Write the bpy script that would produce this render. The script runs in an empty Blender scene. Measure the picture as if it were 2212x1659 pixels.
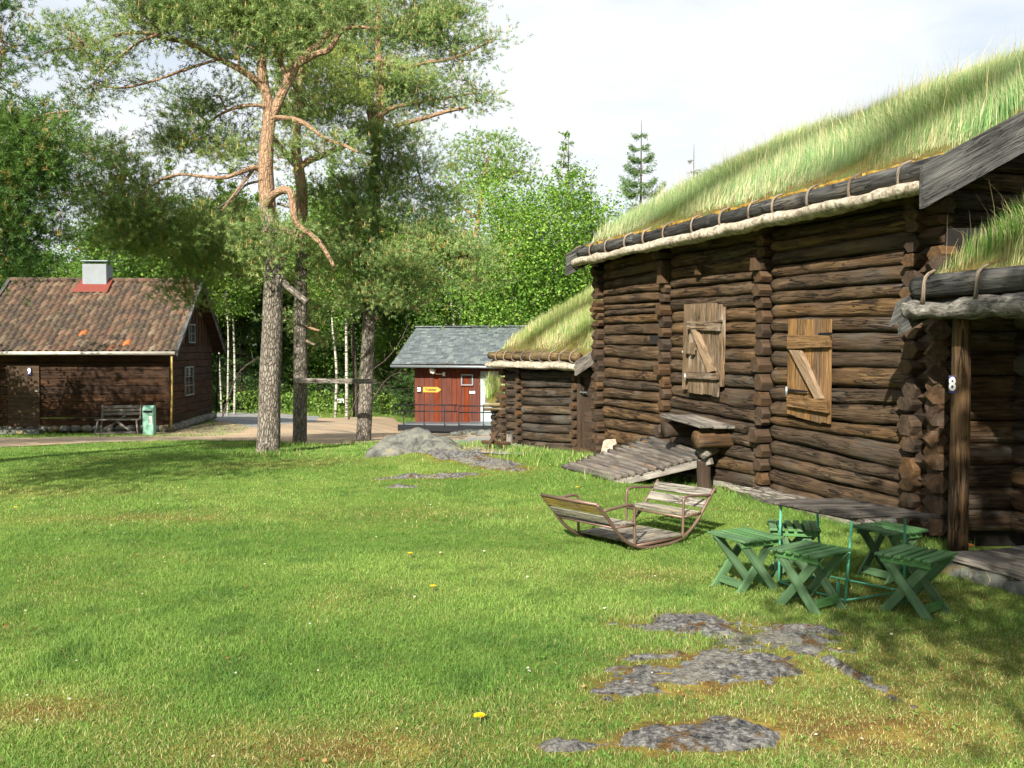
import bpy, math, random
import numpy as np
from mathutils import Vector, Matrix
from mathutils import noise as mnoise
random.seed(7)
R = np.random.default_rng(7)
SC = bpy.context.scene
COL = SC.collection
V = Vector

# ------------------------------------------------------------------ camera model (reference coordinates 2212 x 1659)
FD, CXD, CYD, HZ = 2080.0, 1106.0, 829.5, 752.0
TH = math.atan((CYD - HZ) / FD)
CAMZ = 1.75
def ray(x, y):
    a = (x - CXD) / FD; b = (CYD - y) / FD
    return V((a, math.cos(TH) + b * math.sin(TH), -math.sin(TH) + b * math.cos(TH)))
def P(x, y, Y):
    d = ray(x, y); s = Y / d.y
    return V((d.x * s, Y, CAMZ + d.z * s))
def PZ(x, y, z):
    d = ray(x, y); s = (z - CAMZ) / d.z
    return V((d.x * s, d.y * s, z))

# ------------------------------------------------------------------ numpy noise
def _h(ix, iy, seed):
    n = (ix.astype(np.int64) * 374761393 + iy.astype(np.int64) * 668265263 + seed * 1274126177) & 0x7fffffff
    n = ((n ^ (n >> 13)) * 1274126177) & 0x7fffffff
    return ((n ^ (n >> 16)) & 0xffff) / 65535.0
def vn(x, y, seed=0):
    x = np.asarray(x, float); y = np.asarray(y, float)
    ix = np.floor(x); iy = np.floor(y); fx = x - ix; fy = y - iy
    fx = fx * fx * (3 - 2 * fx); fy = fy * fy * (3 - 2 * fy)
    a = _h(ix, iy, seed); b = _h(ix + 1, iy, seed); c = _h(ix, iy + 1, seed); d = _h(ix + 1, iy + 1, seed)
    return (a + (b - a) * fx) * (1 - fy) + (c + (d - c) * fx) * fy
def fbm(x, y, s=1.0, o=4, seed=0):
    x = np.asarray(x, float) * s; y = np.asarray(y, float) * s
    t = 0; a = .5; w = 0
    for i in range(o):
        t = t + a * vn(x, y, seed + i * 17); w += a; a *= .5; x = x * 2.03 + 7.1; y = y * 2.01 + 3.7
    return t / w

# ------------------------------------------------------------------ terrain
def sp(v): return np.logaddexp(0, np.asarray(v, float) * 1.2) / 1.2
def sig(v): return 1 / (1 + np.exp(-np.asarray(v, float)))
def H(x, y):
    x = np.asarray(x, float); y = np.asarray(y, float)
    z = -.052 * (sp(y - 15.5) - sp(y - 43))
    w = sig((-7.6 - x) / .5) * sig((y - 25.2) / .5) * sig((36 - y) / 1.2)
    z = z * (1 - w) - .62 * w
    z = z + .07 * (fbm(x, y, .35, 2, 5) - .5) * sig((y - 3) / 1.0)
    z = z + .05 * np.exp(-((x - 1.2) ** 2 + (y - 5.2) ** 2) / 1.6)
    z = z + .22 * np.exp(-(((x + .9) / 1.5) ** 2 + ((y - 15.3) / 1.3) ** 2))
    z = z - .5 * sig((x + 5.2) / .5) * sig((y - 30) / 1.5) * sig((50 - y) / 2.5)
    return z
def Hf(x, y): return float(H(x, y))
def G(x, y):
    d = ray(x, y); t = 2.0
    while t < 120:
        p = V((0, 0, CAMZ)) + d * t
        if p.z < Hf(p.x, p.y):
            lo, hi = t - .25, t
            for _ in range(12):
                m = (lo + hi) / 2; p = V((0, 0, CAMZ)) + d * m
                if p.z < Hf(p.x, p.y): hi = m
                else: lo = m
            return V((p.x, p.y, Hf(p.x, p.y)))
        t += .25
    return V((d.x * 100, d.y * 100, Hf(0, 100)))

def inpoly(x, y, poly):
    x = np.asarray(x); y = np.asarray(y); c = np.zeros(x.shape, bool); n = len(poly)
    for i in range(n):
        x1, y1 = poly[i][:2]; x2, y2 = poly[(i + 1) % n][:2]
        if y1 == y2: continue
        c ^= ((y1 > y) != (y2 > y)) & (x < (x2 - x1) * (y - y1) / (y2 - y1) + x1)
    return c

# rock outcrops: (centre, half length, half width, direction, strength)
def _e(px, py, hl, hw, dx, dy):
    g = G(px, py); return (g.x, g.y, hl, hw, dx, dy)
OUT = [_e(1600, 1370, .62, .27, .87, -.5), _e(1490, 1462, .42, .22, 1, .25), _e(1640, 1450, .2, .08, 1, 0), _e(1500, 1590, .30, .14, 1, .1),
       _e(1850, 1460, .36, .05, .28, -.96), _e(1560, 1420, .4, .15, 1, 0), _e(1210, 1612, .16, .06, 1, 0), _e(1745, 1362, .25, .07, .9, -.5),
       _e(920, 1030, .6, .16, 1, .25), _e(870, 1052, .2, .08, 1, 0), _e(1000, 985, .7, .28, .7, -.7), _e(1060, 1000, .5, .25, .8, -.6)]
def ROCK(x, y):
    x = np.asarray(x, float); y = np.asarray(y, float); f = np.full(x.shape, -3.0)
    for (cx, cy, hl, hw, dx, dy) in OUT:
        n = math.hypot(dx, dy); ux, uy = dx / n, dy / n
        a = ((x - cx) * ux + (y - cy) * uy) / hl; b = (-(x - cx) * uy + (y - cy) * ux) / hw
        f = np.maximum(f, 1 - (a * a + b * b))
    return f + .06 + (fbm(x, y, 3.6, 4, 31) - .5) * 3.0 + (fbm(x * 1 + y * .4, y * 2.5, 9, 4, 77) - .5) * 2.4

# ------------------------------------------------------------------ mesh helpers
def obj(name, mesh, parent=None, mat=None):
    o = bpy.data.objects.new(name, mesh); COL.objects.link(o)
    if parent is not None: o.parent = parent
    if mat is not None and not mesh.materials: mesh.materials.append(mat)
    return o
def thing(name, label, cat, loc=(0, 0, 0), group=None, kind=None, rz=0):
    o = bpy.data.objects.new(name, None); COL.objects.link(o)
    o.location = loc; o.rotation_euler = (0, 0, rz); o['label'] = label; o['category'] = cat; o.empty_display_size = .1
    if group: o['group'] = group
    if kind: o['kind'] = kind
    return o
def tag(o, label, cat, group=None, kind=None):
    o['label'] = label; o['category'] = cat
    if group: o['group'] = group
    if kind: o['kind'] = kind
    return o
def struct(o): o['kind'] = 'structure'; return o
def dup(root, loc=None, rz=None, sc=None, label=None):
    r = root.copy(); COL.objects.link(r)
    if loc is not None: r.location = loc
    if rz is not None: r.rotation_euler = (0, 0, rz)
    if sc is not None: r.scale = sc
    if label: r['label'] = label
    for ch in list(root.children):
        c = ch.copy(); COL.objects.link(c); c.parent = r
        for g in ch.children:
            d = g.copy(); COL.objects.link(d); d.parent = c
    return r

def raw(name, verts, faces, attrs=None, smooth=False):
    """verts (n,3) array, faces (m,k) array of one size k; attrs {name:(type, array)}"""
    me = bpy.data.meshes.new(name)
    verts = np.ascontiguousarray(verts, np.float32); faces = np.ascontiguousarray(faces, np.int32)
    m, k = faces.shape
    me.vertices.add(len(verts)); me.vertices.foreach_set('co', verts.ravel())
    me.loops.add(m * k); me.loops.foreach_set('vertex_index', faces.ravel())
    me.polygons.add(m); me.polygons.foreach_set('loop_start', np.arange(0, m * k, k, dtype=np.int32))
    me.update(calc_edges=True)
    for nm, (ty, arr) in (attrs or {}).items():
        a = me.attributes.new(nm, ty, 'POINT')
        a.data.foreach_set({'FLOAT': 'value', 'FLOAT_VECTOR': 'vector', 'FLOAT_COLOR': 'color'}[ty], np.ascontiguousarray(arr, np.float32).ravel())
    if smooth: me.polygons.foreach_set('use_smooth', np.ones(m, bool))
    me.update()
    return me

class MB:
    def __init__(s): s.v = []; s.f = []; s.g = []; s.r = []; s.sm = []; s.mi = []
    def add(s, vs, fs, gs=None, rnd=None, smooth=False, mi=0):
        b = len(s.v); rr = random.random() if rnd is None else rnd
        off = V((random.uniform(0, 50), random.uniform(0, 50), random.uniform(0, 50)))
        for i, p in enumerate(vs):
            s.v.append(tuple(p)); s.g.append(tuple((V(gs[i]) if gs is not None else V(p)) + off)); s.r.append(rr)
        for f in fs: s.f.append([b + k for k in f]); s.sm.append(smooth); s.mi.append(mi)
    def build(s, name, mats, parent=None, origin=None, bevel=0):
        me = bpy.data.meshes.new(name)
        vs = s.v
        if origin is not None: vs = [(p[0] - origin[0], p[1] - origin[1], p[2] - origin[2]) for p in s.v]
        me.from_pydata(vs, [], s.f)
        a = me.attributes.new('guv', 'FLOAT_VECTOR', 'POINT'); a.data.foreach_set('vector', np.array(s.g, np.float32).ravel())
        a = me.attributes.new('rnd', 'FLOAT', 'POINT'); a.data.foreach_set('value', np.array(s.r, np.float32))
        me.polygons.foreach_set('use_smooth', s.sm); 
        if not isinstance(mats, (list, tuple)): mats = [mats]
        for m in mats: me.materials.append(m)
        me.polygons.foreach_set('material_index', s.mi)
        me.update()
        o = obj(name, me, parent)
        if origin is not None and parent is None: o.location = origin
        if bevel:
            b = o.modifiers.new('b', 'BEVEL'); b.width = bevel; b.segments = 2; b.limit_method = 'ANGLE'; b.angle_limit = .7
        return o

def tube(mb, pts, radii, n=10, lump=0.0, lf=4.0, rnd=None, cap=True, sub=0, mi=0, seed=None):
    pts = [V(p) for p in pts]
    if not hasattr(radii, '__len__'): radii = [radii] * len(pts)
    radii = list(radii)
    if sub:
        np_, nr = [], []
        for i in range(len(pts) - 1):
            p0 = pts[max(i - 1, 0)]; p1 = pts[i]; p2 = pts[i + 1]; p3 = pts[min(i + 2, len(pts) - 1)]
            for k in range(sub):
                t = k / sub
                q = .5 * ((2 * p1) + (-p0 + p2) * t + (2 * p0 - 5 * p1 + 4 * p2 - p3) * t * t + (-p0 + 3 * p1 - 3 * p2 + p3) * t ** 3)
                np_.append(q); nr.append(radii[i] + (radii[i + 1] - radii[i]) * t)
        np_.append(pts[-1]); nr.append(radii[-1]); pts, radii = np_, nr
    sd = random.uniform(0, 100) if seed is None else seed
    t0 = (pts[1] - pts[0]).normalized()
    ref = V((0, 0, 1)) if abs(t0.z) < .8 else V((1, 0, 0))
    a = t0.cross(ref).normalized(); vs, gs, fs = [], [], []; L = 0
    for i, p in enumerate(pts):
        t = (pts[min(i + 1, len(pts) - 1)] - pts[max(i - 1, 0)]).normalized()
        a = (a - t * a.dot(t)).normalized(); b = t.cross(a)
        if i: L += (p - pts[i - 1]).length
        for k in range(n):
            an = 2 * math.pi * k / n; r = radii[i]
            if lump:
                q = V((L * lf * .5 + sd, math.cos(an) * 1.2 + sd, math.sin(an) * 1.2))
                r *= 1 + lump * mnoise.noise(q) + lump * .5 * mnoise.noise(q * 2.7)
            vs.append(p + a * (math.cos(an) * r) + b * (math.sin(an) * r))
            gs.append((L, math.cos(an) * r, math.sin(an) * r))
    for i in range(len(pts) - 1):
        for k in range(n):
            fs.append((i * n + k, i * n + (k + 1) % n, (i + 1) * n + (k + 1) % n, (i + 1) * n + k))
    if cap:
        fs.append(tuple(range(n - 1, -1, -1))); fs.append(tuple((len(pts) - 1) * n + k for k in range(n)))
    mb.add(vs, fs, gs, rnd, True, mi)

def obox(mb, o, a, b, c, rnd=None, mi=0):
    """box from corner o with edge vectors a (grain), b, c"""
    o, a, b, c = V(o), V(a), V(b), V(c)
    if a.cross(b).dot(c) < 0: b, c = c, b
    vs = [o, o + a, o + a + b, o + b, o + c, o + a + c, o + a + b + c, o + b + c]
    la, lb, lc = a.length, b.length, c.length
    gs = [(0, 0, 0), (la, 0, 0), (la, lb, 0), (0, lb, 0), (0, 0, lc), (la, 0, lc), (la, lb, lc), (0, lb, lc)]
    mb.add(vs, [(0, 3, 2, 1), (4, 5, 6, 7), (0, 1, 5, 4), (1, 2, 6, 5), (2, 3, 7, 6), (3, 0, 4, 7)], gs, rnd, False, mi)
def bar(mb, p, q, w, h, up=(0, 0, 1), rnd=None, mi=0, ext=0):
    """rectangular bar from p to q; w across, h along up"""
    p, q, up = V(p), V(q), V(up); t = (q - p).normalized(); p = p - t * ext; q = q + t * ext
    s = t.cross(up).normalized(); u = s.cross(t).normalized()
    obox(mb, p - s * w / 2 - u * h / 2, q - p, s * w, u * h, rnd, mi)
def slab(mb, c, n, th, grain=(1, 0, 0), rnd=None, mi=0):
    """prism: polygon corners c extruded by th along n"""
    c = [V(p) for p in c]; n = V(n).normalized(); k = len(c); g = V(grain).normalized(); s = n.cross(g).normalized(); g = s.cross(n)
    top = [p + n * th for p in c]
    def gg(p): return (p.dot(g), p.dot(s), p.dot(n))
    nn = (c[1] - c[0]).cross(c[-1] - c[0])
    f = [tuple(range(k - 1, -1, -1)), tuple(range(k, 2 * k))] + [(i, (i + 1) % k, k + (i + 1) % k, k + i) for i in range(k)]
    if nn.dot(n) < 0: f = [t[::-1] for t in f]
    mb.add(c + top, f, [gg(p) for p in c + top], rnd, False, mi)
def log(mb, p0, p1, h0, h1, d, up=(0, 0, 1), n=14, seg=12, lump=.10, point=.5, rnd=None, pl=.09, mi=0):
    """hewn log: elliptical section (half height h, half depth d), ends drawn in to a blunt point"""
    p0, p1 = V(p0), V(p1); t = (p1 - p0); L = t.length; t = t / L
    up = V(up); s = t.cross(up).normalized(); u = s.cross(t)
    vs, gs, fs = [], [], []; sd = random.uniform(0, 200)
    st = [0, pl * .5, pl] + [pl + (L - 2 * pl) * i / seg for i in range(1, seg)] + [L - pl, L - pl * .5, L]
    bow = random.uniform(-.012, .012)
    for x in st:
        a = x / L; h = h0 + (h1 - h0) * a; k = 1
        e = min(x, L - x)
        if e < pl: k = point + (1 - point) * (e / pl)
        c = p0 + t * x + u * (bow * math.sin(a * math.pi) + .008 * mnoise.noise(V((x * 2, sd, 0))))
        for i in range(n):
            an = 2 * math.pi * i / n; ca, sa = math.cos(an), math.sin(an)
            e_ = .75
            ca2 = math.copysign(abs(ca) ** e_, ca); sa2 = math.copysign(abs(sa) ** e_, sa)
            q = V((x * 2.2 + sd, ca * 1.3, sa * 1.3)); f = 1 + lump * mnoise.noise(q) + lump * .6 * mnoise.noise(q * 3.1)
            vs.append(c + s * (ca2 * d * k * f) + u * (sa2 * h * k * f)); gs.append((x, ca * d, sa * h))
    m = len(st)
    for i in range(m - 1):
        for k in range(n): fs.append((i * n + k, i * n + (k + 1) % n, (i + 1) * n + (k + 1) % n, (i + 1) * n + k))
    fs.append(tuple(range(n - 1, -1, -1))); fs.append(tuple((m - 1) * n + k for k in range(n)))
    mb.add(vs, fs, gs, rnd, True, mi)
def stub(mb, c, ax, L, w, h, rnd=None, side=(0, 0, 1), mi=0):
    """hexagonal log end: axis ax, length L, width w, height h, notched to a point sideways"""
    ax = V(ax).normalized(); up = V((0, 0, 1)); s = ax.cross(up).normalized(); c = V(c)
    j = lambda: random.uniform(.93, 1.07)
    pr = [(-w / 2 * j(), 0), (-w * .24 * j(), h / 2 * .95), (w * .26 * j(), h / 2 * .95), (w / 2 * j() * 1.1, random.uniform(-.1, .1) * h), (w * .24 * j(), -h / 2 * .95), (-w * .26 * j(), -h / 2 * .95)]
    vs, gs = [], []
    for x, k in ((-.05, 1), (L - .012, 1), (L, .93)):
        for a, b in pr: vs.append(c + ax * x + s * (a * k) + up * (b * k)); gs.append((x, a, b))
    fs = [(0, 1, 2, 3, 4, 5)[::-1], (12, 13, 14, 15, 16, 17)]
    for r in (0, 1):
        for k in range(6): fs.append((r * 6 + k, r * 6 + (k + 1) % 6, (r + 1) * 6 + (k + 1) % 6, (r + 1) * 6 + k))
    mb.add(vs, fs, gs, rnd, False, mi)
def rockmesh(mb, c, rx, ry, rz, seed=0, sub=3, amp=.25, fr=1.6, rot=0, mi=0, rnd=None):
    import bmesh
    bm = bmesh.new(); bmesh.ops.create_icosphere(bm, subdivisions=sub, radius=1)
    c = V(c); vs = []; cr, sr = math.cos(rot), math.sin(rot)
    for v in bm.verts:
        q = v.co.copy(); f = 1 + amp * mnoise.noise(q * fr + V((seed, 0, 0))) + amp * .4 * mnoise.noise(q * fr * 3 + V((seed, 5, 0))) + amp * .15 * mnoise.noise(q * fr * 9 + V((seed, 5, 0)))
        x, y, z = q.x * rx * f, q.y * ry * f, q.z * rz * f
        vs.append(c + V((x * cr - y * sr, x * sr + y * cr, z)))
    fs = [tuple(v.index for v in f.verts) for f in bm.faces]; bm.free()
    mb.add(vs, fs, None, rnd, True, mi)

# ------------------------------------------------------------------ materials
def lin(c):
    if isinstance(c, str):
        c = c.lstrip('#'); c = [int(c[i:i + 2], 16) / 255 for i in (0, 2, 4)]
        c = [x / 12.92 if x <= .04045 else ((x + .055) / 1.055) ** 2.4 for x in c]
    return (c[0], c[1], c[2], 1)
class NT:
    def __init__(s, name):
        s.m = bpy.data.materials.new(name); s.m.use_nodes = True; s.t = s.m.node_tree; s.t.nodes.clear()
        s.out = s.n('ShaderNodeOutputMaterial')
    def n(s, ty, ins=None, **kw):
        nd = s.t.nodes.new(ty)
        for k, v in kw.items(): setattr(nd, k, v)
        for k, v in (ins or {}).items(): s.s(nd, k, v)
        return nd
    def s(s, nd, k, v):
        i = nd.inputs[k]
        if hasattr(v, 'is_output') or isinstance(v, bpy.types.NodeSocket): s.t.links.new(v, i)
        else: i.default_value = v
    def attr(s, name): return s.n('ShaderNodeAttribute', attribute_name=name)
    def vec(s, src, sc, loc=(0, 0, 0)):
        return s.n('ShaderNodeMapping', {'Vector': src, 'Scale': sc, 'Location': loc}).outputs[0]
    def noise(s, v, scale=1, det=4, ro=.55, dist=0):
        return s.n('ShaderNodeTexNoise', {'Vector': v, 'Scale': scale, 'Detail': det, 'Roughness': ro, 'Distortion': dist}).outputs['Fac']
    def ramp(s, f, stops, interp='LINEAR'):
        nd = s.n('ShaderNodeValToRGB', {'Fac': f}); e = nd.color_ramp.elements; nd.color_ramp.interpolation = interp
        while len(e) < len(stops): e.new(.5)
        for i, (p, c) in enumerate(stops):
            e[i].position = p; e[i].color = lin(c) if not isinstance(c, (int, float)) else (c, c, c, 1)
        return nd.outputs[0]
    def mix(s, f, a, b, mode='MIX'):
        nd = s.n('ShaderNodeMix', data_type='RGBA', blend_type=mode)
        s.s(nd, 0, f)
        for k, v in ((6, a), (7, b)): s.s(nd, k, lin(v) if isinstance(v, (str, tuple, list)) else v)
        return nd.outputs[2]
    def math(s, op, a, b=0, c=0):
        nd = s.n('ShaderNodeMath', operation=op); s.s(nd, 0, a); s.s(nd, 1, b); s.s(nd, 2, c); return nd.outputs[0]
    def bump(s, h, st=.5, d=.01, nrm=None):
        nd = s.n('ShaderNodeBump', {'Height': h, 'Strength': st, 'Distance': d})
        if nrm is not None: s.s(nd, 'Normal', nrm)
        return nd.outputs[0]
    def pbr(s, col, rough=.8, nrm=None, met=0, spec=.3):
        b = s.n('ShaderNodeBsdfPrincipled', {'Roughness': rough, 'Metallic': met, 'Specular IOR Level': spec})
        s.s(b, 'Base Color', lin(col) if isinstance(col, (str, tuple, list)) else col)
        if nrm is not None: s.s(b, 'Normal', nrm)
        s.t.links.new(b.outputs[0], s.out.inputs[0]); return s.m
def wood(name, dark, mid, light, gs=1.0, crack=.5, gray=None, grayamt=0, rough=.85, bump=1.0, vary=.35):
    t = NT(name); g = t.attr('guv').outputs['Vector']; rnd = t.attr('rnd').outputs['Fac']
    n1 = t.noise(t.vec(g, (2.2 * gs, 38 * gs, 38 * gs)), 1, 6, .62, .3)
    n2 = t.noise(t.vec(g, (1.3, 4, 4)), 1, 4, .6, .5)
    n3 = t.noise(t.vec(g, (7 * gs, 110 * gs, 110 * gs)), 1, 3, .6)
    c = t.ramp(n1, [(.28, dark), (.5, mid), (.72, light)])
    c = t.mix(t.ramp(n2, [(.3, .75), (.7, 0.0)]), c, dark, 'MIX') if vary else c
    if gray is not None:
        n4 = t.noise(t.vec(g, (1.1, 3, 3), (9, 3, 1)), 1, 4, .65)
        c = t.mix(t.ramp(n4, [(.62 - grayamt * .3, 0), (.78 - grayamt * .3, 1)]), c, gray)
    v = t.n('ShaderNodeHueSaturation', {'Color': c, 'Saturation': t.math('MULTIPLY_ADD', rnd, .3, .85), 'Value': t.math('MULTIPLY_ADD', rnd, vary * 1.6, 1 - vary * .8)}).outputs[0]
    cr = t.noise(t.vec(g, (1.6 * gs, 24 * gs, 24 * gs), (3, 8, 2)), 1, 3, .5, .6)
    cm = t.ramp(cr, [(.44, 0), (.475, 1), (.5, 1), (.53, 0)])
    n5 = t.noise(t.vec(g, (2.0, 2.5, 2.5), (5, 5, 5)), 1, 2)
    cm2 = t.mix(1.0, cm, t.ramp(n5, [(.42, 0), (.58, 1)]), 'MULTIPLY')
    fac = t.math('MULTIPLY', cm2, crack)
    v = t.mix(fac, v, (.012, .009, .007, 1))
    hgt = t.math('SUBTRACT', t.math('ADD', t.math('MULTIPLY', n1, .8), t.math('MULTIPLY', n3, .35)), t.math('MULTIPLY', cm2, 1.6))
    return t.pbr(v, rough, t.bump(hgt, min(1, .9 * bump), .02 * bump), spec=.2)
def plain(name, col, rough=.6, met=0, var=.12, sc=8, bump=.15, spec=.4):
    t = NT(name); g = t.attr('guv').outputs['Vector']
    n = t.noise(g, sc, 5, .6); c = t.n('ShaderNodeHueSaturation', {'Color': lin(col), 'Value': t.math('MULTIPLY_ADD', n, var * 2, 1 - var)}).outputs[0]
    return t.pbr(c, rough, t.bump(t.noise(g, sc * 6, 3), bump, .004), met, spec)
def leafmat(name, trans=.35, rough=.6):
    t = NT(name); c = t.attr('col').outputs['Color']
    d = t.n('ShaderNodeBsdfPrincipled', {'Base Color': c, 'Roughness': rough, 'Specular IOR Level': .25})
    tr = t.n('ShaderNodeBsdfTranslucent', {'Color': t.mix(1.0, c, (1.15, 1.15, .55, 1), 'MULTIPLY')})
    mx = t.n('ShaderNodeMixShader', {0: trans, 1: d.outputs[0], 2: tr.outputs[0]})
    t.t.links.new(mx.outputs[0], t.out.inputs[0]); return t.m

M = {}
M['barn'] = wood('barn_logs', '#32261b', '#554330', '#746046', 1, .85, '#4d473f', .25, bump=1.2)
M['stub'] = wood('log_ends', '#2f241a', '#4b3a2a', '#5f4b37', .7, .4, '#453f38', .15, bump=.5)
M['dark'] = plain('dark_gap', '#120d09', .95)
M['shed'] = wood('shed_logs', '#231c15', '#4a3d2f', '#6e5f4b', 1, .7, '#4d4942', .35)
M['hut8'] = wood('porch_logs', '#281f17', '#4d3c2b', '#6f5840', 1, .7, '#6a6359', .3)
M['hatchgrey'] = wood('hatch_grey_boards', '#463a2e', '#73614c', '#978168', 1.2, .5, '#8b8072', .3, vary=.2)
M['hatchbrown'] = wood('hatch_brown_boards', '#4e3924', '#775c3c', '#987a56', 1.2, .4, vary=.2)
M['greywood'] = wood('grey_weathered_wood', '#55504a', '#8d867c', '#b3aca0', 1.3, .6, vary=.25)
M['eavelog'] = wood('charred_grey_log', '#1d1d1c', '#444442', '#6e6d69', 1, .8, '#55524c', .3)
M['eavebrown'] = wood('brown_edge_log', '#33281b', '#6b5a3f', '#94805a', 1, .6, '#7a7059', .3)
M['board'] = wood('grey_bargeboard', '#323332', '#50504d', '#73726d', 1, .6, vary=.2)
M['cabin'] = wood('cabin_planks', '#1f150d', '#3b2718', '#573e29', .9, .6, vary=.35)
M['rampwood'] = wood('ramp_poles', '#3c3733', '#67615a', '#8f887e', 1.2, .4, '#6b5a4a', .2, bump=.6)
M['tabletop'] = wood('table_slats', '#302c28', '#5a544d', '#7d766c', 1.2, .3, vary=.25)
M['rockslat'] = wood('rocker_slats', '#57534c', '#8d877b', '#b2aa9b', 1.3, .4, '#8a7a4e', .12, vary=.2)
M['slatyellow'] = wood('rocker_slats_yellowed', '#5e4f26', '#94803f', '#b09b5a', 1.3, .4, '#6f6a5f', .3, vary=.2)
M['pipe'] = plain('rusty_brown_tube', '#6b564b', .45, .35, .3, 14, .3)
M['tealpipe'] = plain('teal_tube', '#4f9c7c', .5, .1, .2, 20, .2)
M['greenpaint'] = wood('green_paint', '#44643f', '#54784e', '#618658', .8, .25, vary=.12, rough=.5, bump=.25)
M['redwall'] = wood('red_boards', '#4c2517', '#5f3021', '#6b3826', .6, .2, vary=.25, bump=.4)
M['iron'] = plain('black_iron', '#1c1e22', .5, .5, .2)
M['metalgrey'] = plain('grey_metal', '#7a8488', .45, .6, .15)
M['steel'] = plain('pale_zinc', '#b8bdbd', .35, .8, .1)
M['white'] = plain('white_paint', '#dedcd2', .6, 0, .08)
M['doorgrey'] = plain('pale_grey_door', '#8a9495', .6, 0, .08, 3)
M['plaster'] = plain('grey_plaster', '#777d80', .9, 0, .25, 5, .6)
M['flash'] = plain('red_flashing', '#703429', .55, .1, .15)
M['binpaint'] = plain('pale_green_bin_paint', '#6f9a86', .55, .1, .12, 3)
M['blue'] = plain('blue_enamel', '#23204f', .35, 0, .1)
M['black'] = plain('black_enamel', '#15161a', .35, 0, .1)
M['yellowsign'] = plain('yellow_sign_board', '#bb8428', .6, 0, .15, 6)
M['ink'] = plain('dark_sign_lettering', '#2b2012', .7)
M['yellowpole'] = plain('yellowed_pipe', '#8f7b3f', .6, 0, .25, 10)
M['gutter'] = plain('pale_gutter', '#a9a59a', .5, .3, .2, 10)
M['brace'] = wood('pale_brace', '#6d5840', '#8f765a', '#ab9275', 1, .2, vary=.1)
M['withe'] = wood('twisted_withe', '#62564a', '#85796a', '#a5998a', 1, .2, vary=.1)
M['orange'] = plain('orange_leaf', '#b5672a', .8)
def glass():
    t = NT('window_glass'); return t.pbr('#10161a', .08, None, 0, .9)
M['glass'] = glass()
def barkmat(name, low, lowd, hi, hid, scale=1, white=None):
    t = NT(name); g = t.attr('guv').outputs['Vector']; r = t.attr('rnd').outputs['Fac']
    w = t.noise(t.vec(g, (9, 9, 9)), 1, 3)
    gv = t.n('ShaderNodeMix', data_type='VECTOR'); t.s(gv, 0, .06); t.s(gv, 4, g); t.s(gv, 5, t.n('ShaderNodeTexNoise', {'Vector': g, 'Scale': 6.0}).outputs['Color'])
    vo = t.n('ShaderNodeTexVoronoi', {'Vector': t.vec(gv.outputs[1], (9 * scale, 26 * scale, 26 * scale)), 'Scale': 1.0}, feature='DISTANCE_TO_EDGE').outputs['Distance']
    vo = t.ramp(vo, [(0, 0), (.16, .8), (.5, 1)])
    n = t.noise(t.vec(g, (6, 30, 30)), 1, 5, .65)
    a = t.mix(vo, lowd, t.ramp(n, [(.3, lowd), (.6, low)])); b = t.ramp(n, [(.3, hid), (.62, hi)])
    if white: a = t.mix(t.ramp(t.noise(t.vec(g, (20, 3, 3)), 1, 4, .6), [(.5, 0), (.56, 1)]), white, lowd)
    f = t.math('ADD', r, t.math('MULTIPLY_ADD', w, .5, -.25))
    c = t.mix(t.ramp(f, [(.4, 0), (.6, 1)]), a, b)
    h = t.math('ADD', t.math('MULTIPLY', vo, .8), n)
    return t.pbr(c, .9, t.bump(h, .9, .03 if not white else .006), spec=.15)
M['pinebark'] = barkmat('pine_bark', '#918a7e', '#4c453d', '#a3876c', '#735947')
M['birchbark'] = barkmat('birch_bark', '#a19d93', '#4c463f', '#a8a193', '#6a6258', 1, '#a5a197')
M['dullbark'] = barkmat('dull_bark', '#6b6055', '#2f2a25', '#6b5a48', '#3a3028')
M['needle'] = leafmat('pine_needles', .32, .55)
M['leaf'] = leafmat('green_leaves', .42, .5)
M['blade'] = leafmat('grass_blades', .35, .6)
def rockmat():
    t = NT('grey_bedrock'); g = t.n('ShaderNodeNewGeometry').outputs['Position']
    n1 = t.noise(g, 24, 8, .75); n2 = t.noise(g, 2.3, 4, .6); n3 = t.noise(t.vec(g, (4, 14, 14)), 3, 6, .65)
    c = t.ramp(n1, [(.36, '#2e2e2f'), (.48, '#6b6a69'), (.6, '#a19f99')])
    c = t.mix(t.ramp(n2, [(.5, 0), (.66, .75)]), c, '#8f8c7e')
    c = t.mix(t.ramp(t.noise(g, 5.5, 5, .7), [(.56, 0), (.63, .9)]), c, '#6b5026')
    return t.pbr(c, .95, t.bump(t.math('ADD', n1, n3), 1, .07), spec=.15)
M['rock'] = rockmat()
def bouldermat():
    t = NT('lichen_boulder'); g = t.n('ShaderNodeNewGeometry').outputs['Position']
    n1 = t.noise(g, 7, 8, .7); n2 = t.noise(g, 3.2, 5, .65)
    c = t.ramp(n1, [(.3, '#343634'), (.5, '#5c5d57'), (.66, '#74746b')])
    c = t.mix(t.ramp(n2, [(.48, 0), (.6, .8)]), c, '#75756a')
    c = t.mix(t.ramp(t.noise(g, 2.2, 4, .6), [(.58, 0), (.68, .8)]), c, '#8a7440')
    return t.pbr(c, .95, t.bump(n1, 1, .05), spec=.15)
M['boulder'] = bouldermat()
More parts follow.
